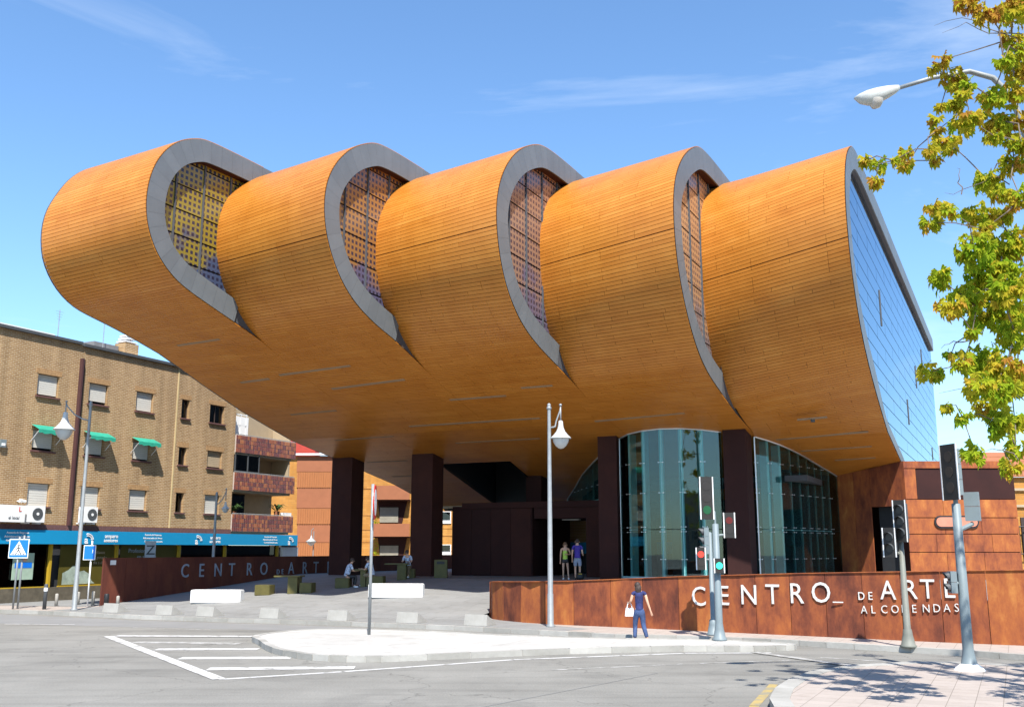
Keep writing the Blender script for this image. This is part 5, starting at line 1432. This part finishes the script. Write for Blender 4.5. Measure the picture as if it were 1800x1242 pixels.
# blue parking sign behind the left lamp
t = thing('blue_sign', 'small blue square sign on a white pole behind the left street lamp', 'road sign', (-18.0, 43.6, .13))
L = Vector((-18.0, 43.6, .13)); m = MB(); m.tube([L, L + UP * 2.75], .035, 8); m.build('pole', whitep, t, True)
c = L + Vector((-.05, -.07, 2.25)); m = MB(); m.box(c, (.52, .02, .62)); sp = m.build('sign_plate', whitep, t)
m = MB(); m.box(c + Vector((0, -.013, 0)), (.46, .01, .56)); m.build('blue_field', bluesign, sp)
place_text('symbol', '1', .22, c + Vector((.08, -.02, -.02)), (1, 0, 0), UP, whitep, sp, .003, 0)
# grey Z plate above the end of the side wall
t = thing('grey_sign', 'grey rectangular plate with a black Z above the left rust wall', 'sign', W(-36.6, 35.4, .13))
L = W(-36.6, 35.4, .13); m = MB(); m.tube([L, L + UP * 2.7], .03, 8); m.build('pole', galv, t, True)
f, r_ = frame_vec(R(15)); c = L + UP * 2.35 + f * .05
m = MB(); m.box(c, (.48, .02, .85), r_, -f, UP); sp = m.build('sign_plate', galv, t)
place_text('symbol', 'Z', .62, c + f * .015 - r_ * .19 - UP * .2, r_, UP, black, sp, .003, .004)

# bollards
def bollard(label, loc, h, r_, mat, band=True, group='bollards on the left pavement'):
    t = thing('bollard', label, 'bollard', loc, group); L = Vector(loc)
    m = MB(); m.lathe([(0, 0), (r_, 0), (r_, h - .04), (r_ * .8, h), (0, h + .01)], L, 12); m.build('post', mat, t, True)
    if band:
        m = MB(); m.lathe([(r_ + .004, h * .72), (r_ + .004, h * .86)], L, 12); m.build('band', whitep, t, True)
palecon = plain('bollard_stone', (.34, .32, .28), .8)
bollard('short pale bollard beside the crossing sign', (-19.5, 44.0, .13), .52, .07, palecon, False)
bollard('tall dark bollard with a white band, second from the crossing sign', (-18.95, 41.7, .13), 1.0, .075, darkgrey)
bollard('pale bollard just left of two near the lamp', (-19.0, 45.0, .13), .55, .07, palecon, False)
bollard('pale bollard nearest the left side of the lamp post', (-18.1, 44.4, .13), .60, .07, palecon, False)
bollard('black short bollard right of the left lamp post', (-17.05, 43.2, .13), .55, .10, black, False)
bollard('pale tilted-looking stub bollard right of the black one', (-16.95, 44.2, .13), .42, .07, palecon, False)
bollard('large dark bollard with white band at the right picture edge', (10.28, 20.3, .13), 1.05, .10, darkgrey, True, None)

# concrete wedge blocks along the plaza kerb
def wedge_mesh():
    m = MB(); w, h = .42, .34
    m.add([(-w, -.16, 0), (w, -.16, 0), (w, .5, 0), (-w, .5, 0), (-w * .97, -.10, h), (w * .97, -.10, h)], [(3, 2, 1, 0), (0, 1, 5, 4), (4, 5, 2, 3), (1, 2, 5), (0, 4, 3)])
    return m
proto = wedge_mesh().build('wedge_block', kerbm)
spots = [((-15.5, 39.6), 'leftmost wedge block, beside the left lamp post'), ((-12.95, 38.15), 'second wedge block from the left lamp post'), ((-11.2, 37.4), 'third wedge block, below the left white bench'),
         ((-8.6, 36.25), 'fourth wedge block, left of the round sign'), ((-6.0, 35.1), 'wedge block just left of the round sign pole'), ((-3.5, 34.0), 'wedge block just right of the round sign pole'), ((-1.2, 32.85), 'wedge block nearest the end of the front rust wall')]
for i, ((x, y), lb) in enumerate(spots):
    o = proto if i == 0 else proto.copy()
    if i: COL.objects.link(o)
    o.location = (x + .1, y + .15, .137); o.rotation_euler = (0, 0, R(-28))
    tag(o, 'grey concrete ' + lb, 'concrete block', 'wedge blocks along the plaza kerb')
    d_ = MB(); 
for o in list(COL.objects):
    if o.name.startswith('wedge_block'):
        pass

# benches, tables and stools (positions on the sloping plaza)
def on(x, y):
    p = Vector((x, y, 0)); return ramp_h(p.dot(NV), p.dot(EV))
def block(name, label, cat, x, y, sx, sy, sz, ang, mat, group=None, bev=.02, z=None):
    zz = on(x, y) if z is None else z
    me = bmesh.new(); bmesh.ops.create_cube(me, size=1)
    for v in me.verts: v.co = Vector((v.co.x * sx, v.co.y * sy, (v.co.z + .5) * sz))
    bmesh.ops.bevel(me, geom=me.edges[:], offset=bev, segments=2, affect='EDGES')
    d_ = bpy.data.meshes.new(name); me.to_mesh(d_); me.free(); d_.materials.append(mat)
    o = bpy.data.objects.new(name, d_); COL.objects.link(o); o.location = (x, y, zz - .03); o.rotation_euler = (0, 0, ang)
    return tag(o, label, cat, group)
block('stone_bench', 'long white stone bench at the left of the plaza', 'bench', -12.25, 42.7, 2.1, .55, .54, R(-3), whitecon, 'white stone benches', .03)
block('stone_bench', 'long white stone bench right of the round sign pole', 'bench', -4.65, 41.3, 2.2, .55, .56, R(-3), whitecon, 'white stone benches', .03)
def table(label, x, y, ang=0, w=1.0, z=None):
    zz = on(x, y) - .02 if z is None else z
    t = thing('stone_table', label, 'table', (x, y, zz), 'stone tables')
    L = Vector((x, y, zz)); X = Vector((math.cos(ang), math.sin(ang), 0)); Y = Vector((-math.sin(ang), math.cos(ang), 0))
    m = MB(); m.box(L + UP * .74, (w * 1.15, .8, .06), X, Y, UP); m.build('tabletop', olive, t)
    m = MB(); m.box(L + X * .25 * w + UP * .355, (w * .42, .7, .70), X, Y, UP); m.build('pedestal', olive, t)
    return t
table('olive stone table in the sun between two cube stools', -9.7, 44.6, R(-5), 1.0)
block('cube_stool', 'olive cube stool left of the sunlit table', 'stool', -10.75, 44.6, .68, .62, .45, R(-10), olive, 'cube stools')
block('cube_stool', 'olive cube stool right of the sunlit table', 'stool', -8.85, 44.4, .55, .55, .45, R(-10), olive, 'cube stools')
table('dark stone table between the two seated men in the shade', -6.75, 45.7, 0, .55)
block('cube_stool', 'dark cube stool under the left seated man', 'stool', -7.5, 45.6, .62, .6, .45, R(-6), olive, 'cube stools')
block('cube_stool', 'dark cube stool under the right seated man', 'stool', -6.05, 45.6, .75, .6, .45, R(-6), olive, 'cube stools')
table('dark stone table in deep shade before the second column', -5.35, 47.6, 0, .95)
block('cube_stool', 'dark cube stool in deep shade beneath the man at the far table', 'stool', -4.9, 48.5, .6, .6, .45, 0, olive, 'cube stools')
t = thing('litter_bin', 'dark litter bin at the foot of the second column', 'bin', (-3.3, 48.3, 1.2))
m = MB(); m.box((-3.35, 48.2, 1.62), (.6, .5, .84)); m.build('bin_body', olive, t)
m = MB(); m.box((-3.35, 47.945, 1.9), (.36, .03, .12)); m.build('bin_slot', black, t)

# ------------------------------------------------------------------ people
def skinned(name, joints, edges, radii, mat, parent, sub=2, root=0):
    off = parent_world(parent)
    me = bpy.data.meshes.new(name); me.from_pydata([tuple(Vector(j) - off) for j in joints], edges, [])
    o = bpy.data.objects.new(name, me); COL.objects.link(o)
    bm = bmesh.new(); bm.from_mesh(me); ly = bm.verts.layers.skin.verify()
    for v, r_ in zip(bm.verts, radii):
        v[ly].radius = r_ if isinstance(r_, tuple) else (r_, r_)
        v[ly].use_root = (v.index == root)
    bm.to_mesh(me); bm.free()
    s = o.modifiers.new('skin', 'SKIN'); s.use_smooth_shade = True
    d_ = o.modifiers.new('sub', 'SUBSURF'); d_.levels = sub; d_.render_levels = sub
    dg = bpy.context.evaluated_depsgraph_get(); dg.update()
    me2 = bpy.data.meshes.new_from_object(o.evaluated_get(dg))
    o.modifiers.clear(); o.data = me2; me2.materials.clear(); me2.materials.append(mat)
    me2.polygons.foreach_set('use_smooth', [True] * len(me2.polygons))
    o.parent = parent
    return o
def ball(name, c, r3, mat, parent, ang=0, rough=0.0, seed=1):
    off = parent_world(parent); bm = bmesh.new(); bmesh.ops.create_icosphere(bm, subdivisions=3, radius=1)
    rr = random.Random(seed)
    ph = [rr.uniform(0, 6) for _ in range(6)]
    for v in bm.verts:
        k = 1 + rough * (math.sin(v.co.x * 5 + ph[0]) * math.sin(v.co.z * 7 + ph[1]) + .5 * math.sin(v.co.z * 15 + ph[2]) * math.sin(v.co.x * 13 + ph[3]))
        p = Vector((v.co.x * r3[0], v.co.y * r3[1], v.co.z * r3[2])) * k; p.rotate(Matrix.Rotation(ang, 3, 'Z')); v.co = p + Vector(c) - off
    for f_ in bm.faces: f_.smooth = True
    me = bpy.data.meshes.new(name); bm.to_mesh(me); bm.free(); me.materials.append(mat)
    o = bpy.data.objects.new(name, me); COL.objects.link(o); o.parent = parent; return o
def person(label, loc, face, H_, pose, top, bottom, shoe, hair, longhair=False, short_legs=False, sleeve=.5, group=None, tank=False, female=False):
    """pose: dict of joint offsets in body space (x right, y forward, z up) as fractions of height"""
    t = thing('person', label, 'person', loc, group); L = Vector(loc)
    fx = Vector((math.cos(face), math.sin(face), 0)); fy = Vector((-math.sin(face), math.cos(face), 0))
    def P(x, y, z): return L + (fx * x + fy * y + UP * z) * H_
    J = dict(pelvis=(0, 0, .52), waist=(0, 0, .60), chest=(0, 0, .72), neckb=(0, 0, .815), neck=(0, .005, .85), head=(0, .012, .90), crown=(0, .01, .965),
             shL=(-.10, 0, .80), elL=(-.125, -.01, .64), wrL=(-.13, .03, .50), haL=(-.13, .045, .455),
             shR=(.10, 0, .80), elR=(.125, -.01, .64), wrR=(.13, .03, .50), haR=(.13, .045, .455),
             hipL=(-.05, 0, .50), knL=(-.055, .01, .28), anL=(-.055, -.01, .045), toL=(-.06, .075, .018),
             hipR=(.05, 0, .50), knR=(.055, .01, .28), anR=(.055, -.01, .045), toR=(.06, .075, .018))
    J.update(pose)
    K = list(J); j = {k: P(*J[k]) for k in K}
    sw = .93 if female else 1.0
    RD = dict(pelvis=.075, waist=.062 * sw, chest=.078 * sw, neckb=.045, neck=.030, head=.050, crown=.038, shL=.034, elL=.024, wrL=.016, haL=.015, shR=.034, elR=.024, wrR=.016, haR=.015,
              hipL=.046, knL=.031, anL=.020, toL=.018, hipR=.046, knR=.031, anR=.020, toR=.018)
    E_ = [('pelvis', 'waist'), ('waist', 'chest'), ('chest', 'neckb'), ('neckb', 'neck'), ('neck', 'head'), ('head', 'crown'), ('neckb', 'shL'), ('shL', 'elL'), ('elL', 'wrL'), ('wrL', 'haL'),
          ('neckb', 'shR'), ('shR', 'elR'), ('elR', 'wrR'), ('wrR', 'haR'), ('pelvis', 'hipL'), ('hipL', 'knL'), ('knL', 'anL'), ('anL', 'toL'), ('pelvis', 'hipR'), ('hipR', 'knR'), ('knR', 'anR'), ('anR', 'toR')]
    js = [j[k] for k in K]; ed = [(K.index(a), K.index(b)) for a, b in E_]; rd = [(RD[k] * H_ * 0.93) for k in K]
    # fingers: short chains rooted in the palm
    for sd_ in ('L', 'R'):
        w_, h_ = j['wr' + sd_], j['ha' + sd_]; d_ = (h_ - w_).normalized(); s_ = d_.cross(fy); s_ = s_.normalized() if s_.length > .1 else fx
        hi = K.index('ha' + sd_)
        for q, ln in ((-.6, .035), (-.2, .042), (.2, .040), (.6, .032)):
            a = h_ + s_ * q * .022 * H_ + d_ * .012 * H_; b = a + d_ * ln * H_ * .55 + fy * .002; c2 = b + (d_ * .75 + fy * .4).normalized() * ln * H_ * .45
            o_i = len(js); js += [a, b, c2]; rd += [.0055 * H_, .005 * H_, .004 * H_]; ed += [(hi, o_i), (o_i, o_i + 1), (o_i + 1, o_i + 2)]
        a = w_.lerp(h_, .5) + fy * .012 * H_; b = a + (d_ + fy).normalized() * .03 * H_
        o_i = len(js); js += [a, b]; rd += [.006 * H_, .005 * H_]; ed += [(hi, o_i), (o_i, o_i + 1)]
    skinned('body', js, ed, rd, skin, t, 2, 0)
    mid = lambda a, b, f_: j[a].lerp(j[b], f_)
    # shirt
    pts = [j['pelvis'] + (j['waist'] - j['pelvis']) * .10, j['waist'], j['chest'], j['neckb'] - (j['neckb'] - j['chest']) * .08]; rr = [.088 * H_, .077 * H_ * sw, .086 * H_ * sw, .050 * H_]; ee = [(0, 1), (1, 2), (2, 3)]
    if not tank:
        for sd_ in ('L', 'R'):
            i0 = len(pts); pts += [j['sh' + sd_], mid('sh' + sd_, 'el' + sd_, sleeve)]; rr += [.036 * H_, .033 * H_]; ee += [(3, i0), (i0, i0 + 1)]
    skinned('shirt', pts, ee, rr, top, t, 2, 1)
    # trousers / shorts
    f_ = 1.0 if not short_legs else None
    pts = [j['pelvis'] + (j['waist'] - j['pelvis']) * .1, j['pelvis'] + (j['waist'] - j['pelvis']) * .75]; rr = [.083 * H_, .076 * H_]; ee = [(0, 1)]
    for sd_ in ('L', 'R'):
        i0 = len(pts); pts += [j['hip' + sd_] * .75 + j['kn' + sd_] * .25]; rr += [.056 * H_]; ee += [(0, i0)]
        if short_legs:
            pts += [mid('hip' + sd_, 'kn' + sd_, short_legs)]; rr += [.048 * H_]; ee += [(i0, i0 + 1)]
        else:
            pts += [j['kn' + sd_], mid('kn' + sd_, 'an' + sd_, .93)]; rr += [.043 * H_, .034 * H_]; ee += [(i0, i0 + 1), (i0 + 1, i0 + 2)]
    skinned('trousers' if not short_legs else 'shorts', pts, ee, rr, bottom, t, 2, 0)
    for sd_ in ('L', 'R'):
        a, b = j['an' + sd_], j['to' + sd_]; d_ = (b - a); d_.z = 0; d_ = d_.normalized() if d_.length > 0 else fy
        skinned('shoe', [Vector((a.x, a.y, b.z)) - d_ * .018 * H_ + UP * .008 * H_, b.lerp(Vector((a.x, a.y, b.z)), .3) + UP * .004 * H_, b + d_ * .02 * H_], [(0, 1), (1, 2)], [.027 * H_, .026 * H_, .020 * H_], shoe, t, 2, 0)
    hd_ = j['head']; axis = (j['crown'] - j['neck']).normalized()
    sk = hd_ + axis * .022 * H_
    ball('hair', sk - fy * .012 * H_ + axis * .012 * H_, (.052 * H_, .056 * H_, .058 * H_), hair, t, face, .05, 3)
    if longhair: ball('hair_length', sk - fy * .035 * H_ - axis * .055 * H_, (.055 * H_, .035 * H_, .085 * H_), hair, t, face, .10, 5)
    # face
    m = MB(); fc = hd_ + fy * .046 * H_ + axis * .012 * H_
    m.add([fc + UP * .012 * H_, fc - fx * .008 * H_ - UP * .012 * H_, fc + fx * .008 * H_ - UP * .012 * H_, fc + fy * .014 * H_ - UP * .010 * H_], [(0, 1, 3), (0, 3, 2), (1, 2, 3)]); m.build('nose', skin, t)
    for s_ in (-1, 1):
        m = MB(); q = fc + fx * s_ * .018 * H_ + UP * .012 * H_ - fy * .004 * H_; m.tube([q, q + fy * .004 * H_], .006 * H_, 8); m.build('eye', black, t)
        m = MB(); q = hd_ + fx * s_ * .050 * H_ + axis * .008 * H_; m.tube([q - UP * .015 * H_, q, q + UP * .015 * H_], [.006 * H_, .009 * H_, .007 * H_], 6); m.build('ear', skin, t)
    m = MB(); q = fc - UP * .022 * H_ - fy * .004 * H_; m.box(q, (.026 * H_, .006 * H_, .006 * H_), fx, fy, UP); m.build('mouth', plain('lips', (.35, .1, .09), .5) if 'lips' not in MATS else MATS['lips'], t)
    return t, j
# woman walking along the wall, seen from behind, stepping to the right
wt_, wj = person('woman walking away in navy top and blue jeans before the lettered rust wall', (3.50, 28.3, .02), R(-8), 1.63,
    dict(hipL=(-.05, 0, .50), knL=(-.075, .05, .29), anL=(-.085, -.0, .045), toL=(-.09, .075, .018), knR=(.06, .02, .28), anR=(.125, -.05, .055), toR=(.15, .02, .018),
         elR=(.14, -.045, .655), wrR=(.185, -.05, .52), haR=(.20, -.045, .475), elL=(-.14, -.01, .665), wrL=(-.17, .06, .645), haL=(-.185, .085, .64), neckb=(-.005, 0, .815), head=(-.015, .012, .90), crown=(-.02, .01, .965)),
    navy, denim, plain('grey_shoe', (.2, .19, .18), .6), hairm, True, False, .35, female=True)
hb = thing('handbag', 'white handbag held by the walking woman', 'handbag', tuple(wj['haL'] - UP * .25))
c = wj['haL'] - UP * .24 + Vector((.03, .0, 0))
m = MB(); m.add([c + Vector((-.13, -.05, -.12)), c + Vector((.13, -.05, -.12)), c + Vector((.13, .05, -.12)), c + Vector((-.13, .05, -.12)), c + Vector((-.10, -.03, .10)), c + Vector((.10, -.03, .10)), c + Vector((.10, .03, .10)), c + Vector((-.10, .03, .10))],
    [(3, 2, 1, 0), (4, 5, 6, 7), (0, 1, 5, 4), (1, 2, 6, 5), (2, 3, 7, 6), (3, 0, 4, 7)]); m.build('bag_body', whitep, hb)
m = MB()
for dy in (-.03, .03): m.tube([c + Vector((-.07, dy, .09)), c + Vector((-.05, dy, .2)), c + Vector((0, dy, .245)), c + Vector((.05, dy, .2)), c + Vector((.07, dy, .09))], .01, 6)
m.build('bag_handle', whitep, hb)
blond = plain('brown_hair', (.13, .07, .035), .6)
gd = lambda x, y: 1.2
person('woman in lime top and black shorts standing in the entrance shade', (2.38, 45.6, 1.2), R(175), 1.66, dict(wrL=(-.06, .07, .66), haL=(-.03, .09, .66), elL=(-.14, -.01, .66), knL=(-.07, .0, .28), anL=(-.085, 0, .045), toL=(-.10, .07, .018)),
       limec, black, whitep, blond, True, .32, 0, tank=True, female=True)
person('man in purple T-shirt and grey shorts with his back turned in the entrance shade', (2.90, 45.2, 1.2), R(-8), 1.80, dict(wrR=(.14, .05, .58), haR=(.13, .08, .60)), purple, greyshort, black, hairm, False, .85, .55)
t = thing('shoulder_bag', 'small dark bag with a yellow patch on the floor by the man in purple', 'bag', (2.98, 44.9, 1.2))
m = MB(); m.lathe([(0, 0), (.14, .01), (.17, .14), (.12, .30), (0, .34)], (2.98, 44.85, 1.2), 12); m.build('bag_body', black, t, True)
m = MB(); m.box((2.98, 44.69, 1.46), (.14, .03, .04)); m.build('patch', yellowpost, t)
sit = dict(pelvis=(0, 0, .275), waist=(0, .02, .36), chest=(0, .06, .48), neckb=(0, .10, .575), neck=(0, .12, .605), head=(0, .145, .655), crown=(0, .15, .72),
           shL=(-.10, .09, .56), elL=(-.13, .14, .42), wrL=(-.08, .27, .42), haL=(-.07, .32, .43), shR=(.10, .09, .56), elR=(.13, .14, .42), wrR=(.08, .27, .42), haR=(.07, .32, .43),
           hipL=(-.055, .02, .27), knL=(-.075, .24, .285), anL=(-.08, .22, .05), toL=(-.08, .30, .02), hipR=(.055, .02, .27), knR=(.075, .24, .285), anR=(.08, .20, .05), toR=(.085, .28, .02))
person('seated man in white and blue print shirt on the left stool, leaning right', (-7.35, 45.4, on(-7.35, 45.4)), R(-68), 1.75, sit, pattern1, black, whitep, hairm, False, False, .8)
person('seated man in blue print shirt and khaki shorts on the right stool, leaning left', (-6.2, 45.4, on(-6.2, 45.4)), R(70), 1.75, sit, pattern1, khaki, whitep, hairm, False, .9, .8)
person('man in pale shirt bent over the far table in deep shade', (-4.9, 48.45, on(-4.9, 48.45)), R(165), 1.75, sit, pattern1, khaki, whitep, hairm, False, False, .8)

# ------------------------------------------------------------------ tree at the right
def pix(px, py, Y):      # survey helper used once to lay out branch tips in space
    yr = (621 - py) / 1756; cp_, sp_ = math.cos(R(11.1)), math.sin(R(11.1)); t_ = Y / (cp_ - yr * sp_)
    return Vector(((px - 900) / 1756 * t_, Y, 2.5 + (sp_ + yr * cp_) * t_))
CL = [(1738, 24, 25), (1782, 24, 28), (1778, 68, 20), (1790, 92, 22), (1764, 105, 12), (1790, 121, 25), (1657, 105, 14), (1641, 119, 7), (1677, 137, 24), (1702, 151, 12), (1694, 165, 10), (1742, 171, 20), (1782, 161, 25), (1682, 185, 15), (1655, 183, 10),
 (1643, 209, 8), (1647, 230, 8), (1698, 213, 25), (1738, 213, 22), (1762, 213, 20), (1786, 217, 22), (1667, 250, 22), (1633, 262, 12), (1593, 264, 8), (1595, 290, 10), (1571, 282, 6), (1547, 290, 14), (1523, 282, 11), (1539, 316, 12), (1645, 282, 7), (1746, 238, 15),
 (1770, 246, 12), (1782, 282, 25), (1738, 318, 25), (1762, 342, 14), (1637, 391, 17), (1641, 362, 12), (1670, 370, 16), (1718, 375, 25), (1730, 403, 15), (1762, 379, 16), (1714, 439, 35), (1762, 439, 35), (1786, 423, 28), (1722, 475, 25), (1770, 475, 30),
 (1653, 485, 16), (1648, 492, 17), (1672, 535, 22), (1701, 525, 30), (1745, 492, 40), (1779, 511, 35), (1721, 564, 18), (1759, 550, 35), (1783, 583, 30), (1709, 583, 8), (1636, 653, 18), (1692, 636, 22), (1730, 632, 35), (1764, 651, 35), (1721, 675, 25),
 (1759, 685, 25), (1788, 670, 30), (1730, 714, 18), (1692, 733, 12), (1663, 714, 8), (1759, 743, 25), (1784, 738, 20), (1714, 796, 18), (1786, 786, 15), (1779, 820, 15), (1672, 622, 8), (1700, 2, 20), (1795, 350, 25), (1795, 250, 20), (1795, 560, 25), (1790, 10, 25)]
tree = thing('roadside_tree', 'leafy tree with yellowing green and brown leaves hanging in from the right edge', 'tree', (10.9, 14.3, .13))
TB = Vector((10.9, 14.3, .13))
tr_ = random.Random(21)
def leaf_verts(s, r__):
    """drooping palmate leaf: five lobes folded about the midrib"""
    out = [(0, 0, 0)]; n_ = 5; tips = []
    for i in range(n_):
        a = (i - 2) * .62; L = s * (1 - .16 * abs(i - 2)); tips.append((math.sin(a) * L, math.cos(a) * L, -.25 * L * L / s))
    vs = [(0, 0, 0)]; fs = []
    for i, tp in enumerate(tips):
        a = (i - 2) * .62; w_ = .34
        l = (math.sin(a - w_) * s * .55, math.cos(a - w_) * s * .55, .04 * s); r2 = (math.sin(a + w_) * s * .55, math.cos(a + w_) * s * .55, .04 * s)
        o = len(vs); vs += [l, tp, r2]; fs.append((0, o, o + 1, o + 2))
    return vs, fs
trunk_top = TB + Vector((-.3, .4, 9))
brm = MB()
brm.tube([TB, TB + Vector((-.05, .1, 2.5)), TB + Vector((-.2, .2, 5)), TB + Vector((-.35, .3, 8)), TB + Vector((-.4, .4, 11))], [.2, .16, .13, .09, .04], 10)
centres = []
for (px, py, r__) in CL:
    Y = 14.6 + tr_.uniform(-.9, 1.1); c = pix(px, py, Y); centres.append((c, r__ * Y / 1790, 1))
for i in range(80):      # the rest of the crown, out of frame to the right
    a = tr_.uniform(0, 6.28); rr = 3.1 * math.sqrt(tr_.random()); z = tr_.uniform(3.4, 11.5)
    c = Vector((11.4 + rr * math.cos(a), 14.4 + rr * math.sin(a), z))
    if c.x / c.y < .565: continue
    centres.append((c, tr_.uniform(.2, .35), 0))
cen = [(c, r__, v) for c, r__, v in centres]
def tdist(c): return math.hypot(c.x - 10.6, (c.y - 14.4) * .6)
order = sorted(range(len(cen)), key=lambda i: tdist(cen[i][0]))
done = [TB + Vector((-.05 - z * .03, z * .035, z)) for z in (3, 4, 5, 6, 7, 8, 9, 10)]
for i in order:
    c = cen[i][0]; b = min(done, key=lambda q: (q - c).length)
    mid_ = b.lerp(c, .5) + Vector((tr_.uniform(-.12, .12), tr_.uniform(-.12, .12), tr_.uniform(-.02, .14)))
    r0 = .008 + .010 * min(1, max(0, (c.x - 6.5) / 4)); brm.tube([b, mid_, c], [r0 * 1.3, r0, r0 * .7], 5, cap=False)
    done.append(c)
brm.build('trunk', bark, tree)
twigs = MB()
for (a, b) in (((1790, 62), (1640, 40)), ((1790, 70), (1655, 52)), ((1780, 315), (1660, 345)), ((1690, 345), (1683, 295)), ((1795, 700), (1660, 690)), ((1670, 560), (1650, 520)), ((1700, 600), (1655, 610)), ((1795, 355), (1720, 340)), ((1790, 805), (1720, 790)), ((1680, 0), (1730, 45))):
    p, q = pix(*a, 14.6), pix(*b, 14.8); L_ = (q - p).length; tp = [p.lerp(q, k / 6) + Vector((tr_.uniform(-.05, .05), tr_.uniform(-.1, .1), tr_.uniform(-.06, .06) + .10 * math.sin(k * .52))) * L_ for k in range(7)]; tw = MB(); tw.tube(tp, [.010, .009, .008, .007, .005, .004, .002], 5); tw.build('twig', bark, tree)
leaves = []; 
for c, r__, v in centres:
    n_ = int((r__ / .3) ** 2 * 112 * (1 if v else .4)) + 7
    for i in range(n_):
        d_ = Vector((tr_.gauss(0, 1), tr_.gauss(0, 1), tr_.gauss(0, .9))); d_ = d_.normalized() * r__ * 1.02 * tr_.random() ** .45
        leaves.append((c + d_, tr_.uniform(.085, .165), d_, v))
leaves.sort(key=lambda q: -(q[1] + (1 if q[3] else 0)))
protos = []
for i in range(6):
    vs, fs = leaf_verts(.12, tr_); me = bpy.data.meshes.new('leaf'); me.from_pydata(vs, [], fs); at = me.attributes.new('tone', 'FLOAT', 'FACE'); at.data.foreach_set('value', [i / 6 + .05] * len(fs)); me.materials.append(leafm); protos.append(me)
lm = MB(); vs0, fs0 = leaf_verts(1, tr_)
for i, (p, s, d_, v) in enumerate(leaves):
    out = (d_.normalized() * .7 + Vector((0, 0, -1.0)) + Vector((tr_.uniform(-.5, .5), tr_.uniform(-.5, .5), tr_.uniform(-.2, .3)))).normalized()
    q = out.to_track_quat('Y', 'Z'); q = q @ Quaternion((0, 1, 0), tr_.uniform(-1.3, 1.3))
    if i < 300:
        o = bpy.data.objects.new('leaf', protos[i % 6]); COL.objects.link(o); o.parent = tree; o.location = p - TB; o.rotation_mode = 'QUATERNION'; o.rotation_quaternion = q; o.scale = (s / .12,) * 3
    else:
        lm.add([q @ (Vector(x) * s) + p for x in vs0], fs0, min(1, max(0, tr_.gauss(.5, .26))))
tag(lm.build('foliage', leafm, tree), kind='stuff')
print('leaves', len(leaves), 'objects', len(bpy.data.objects))
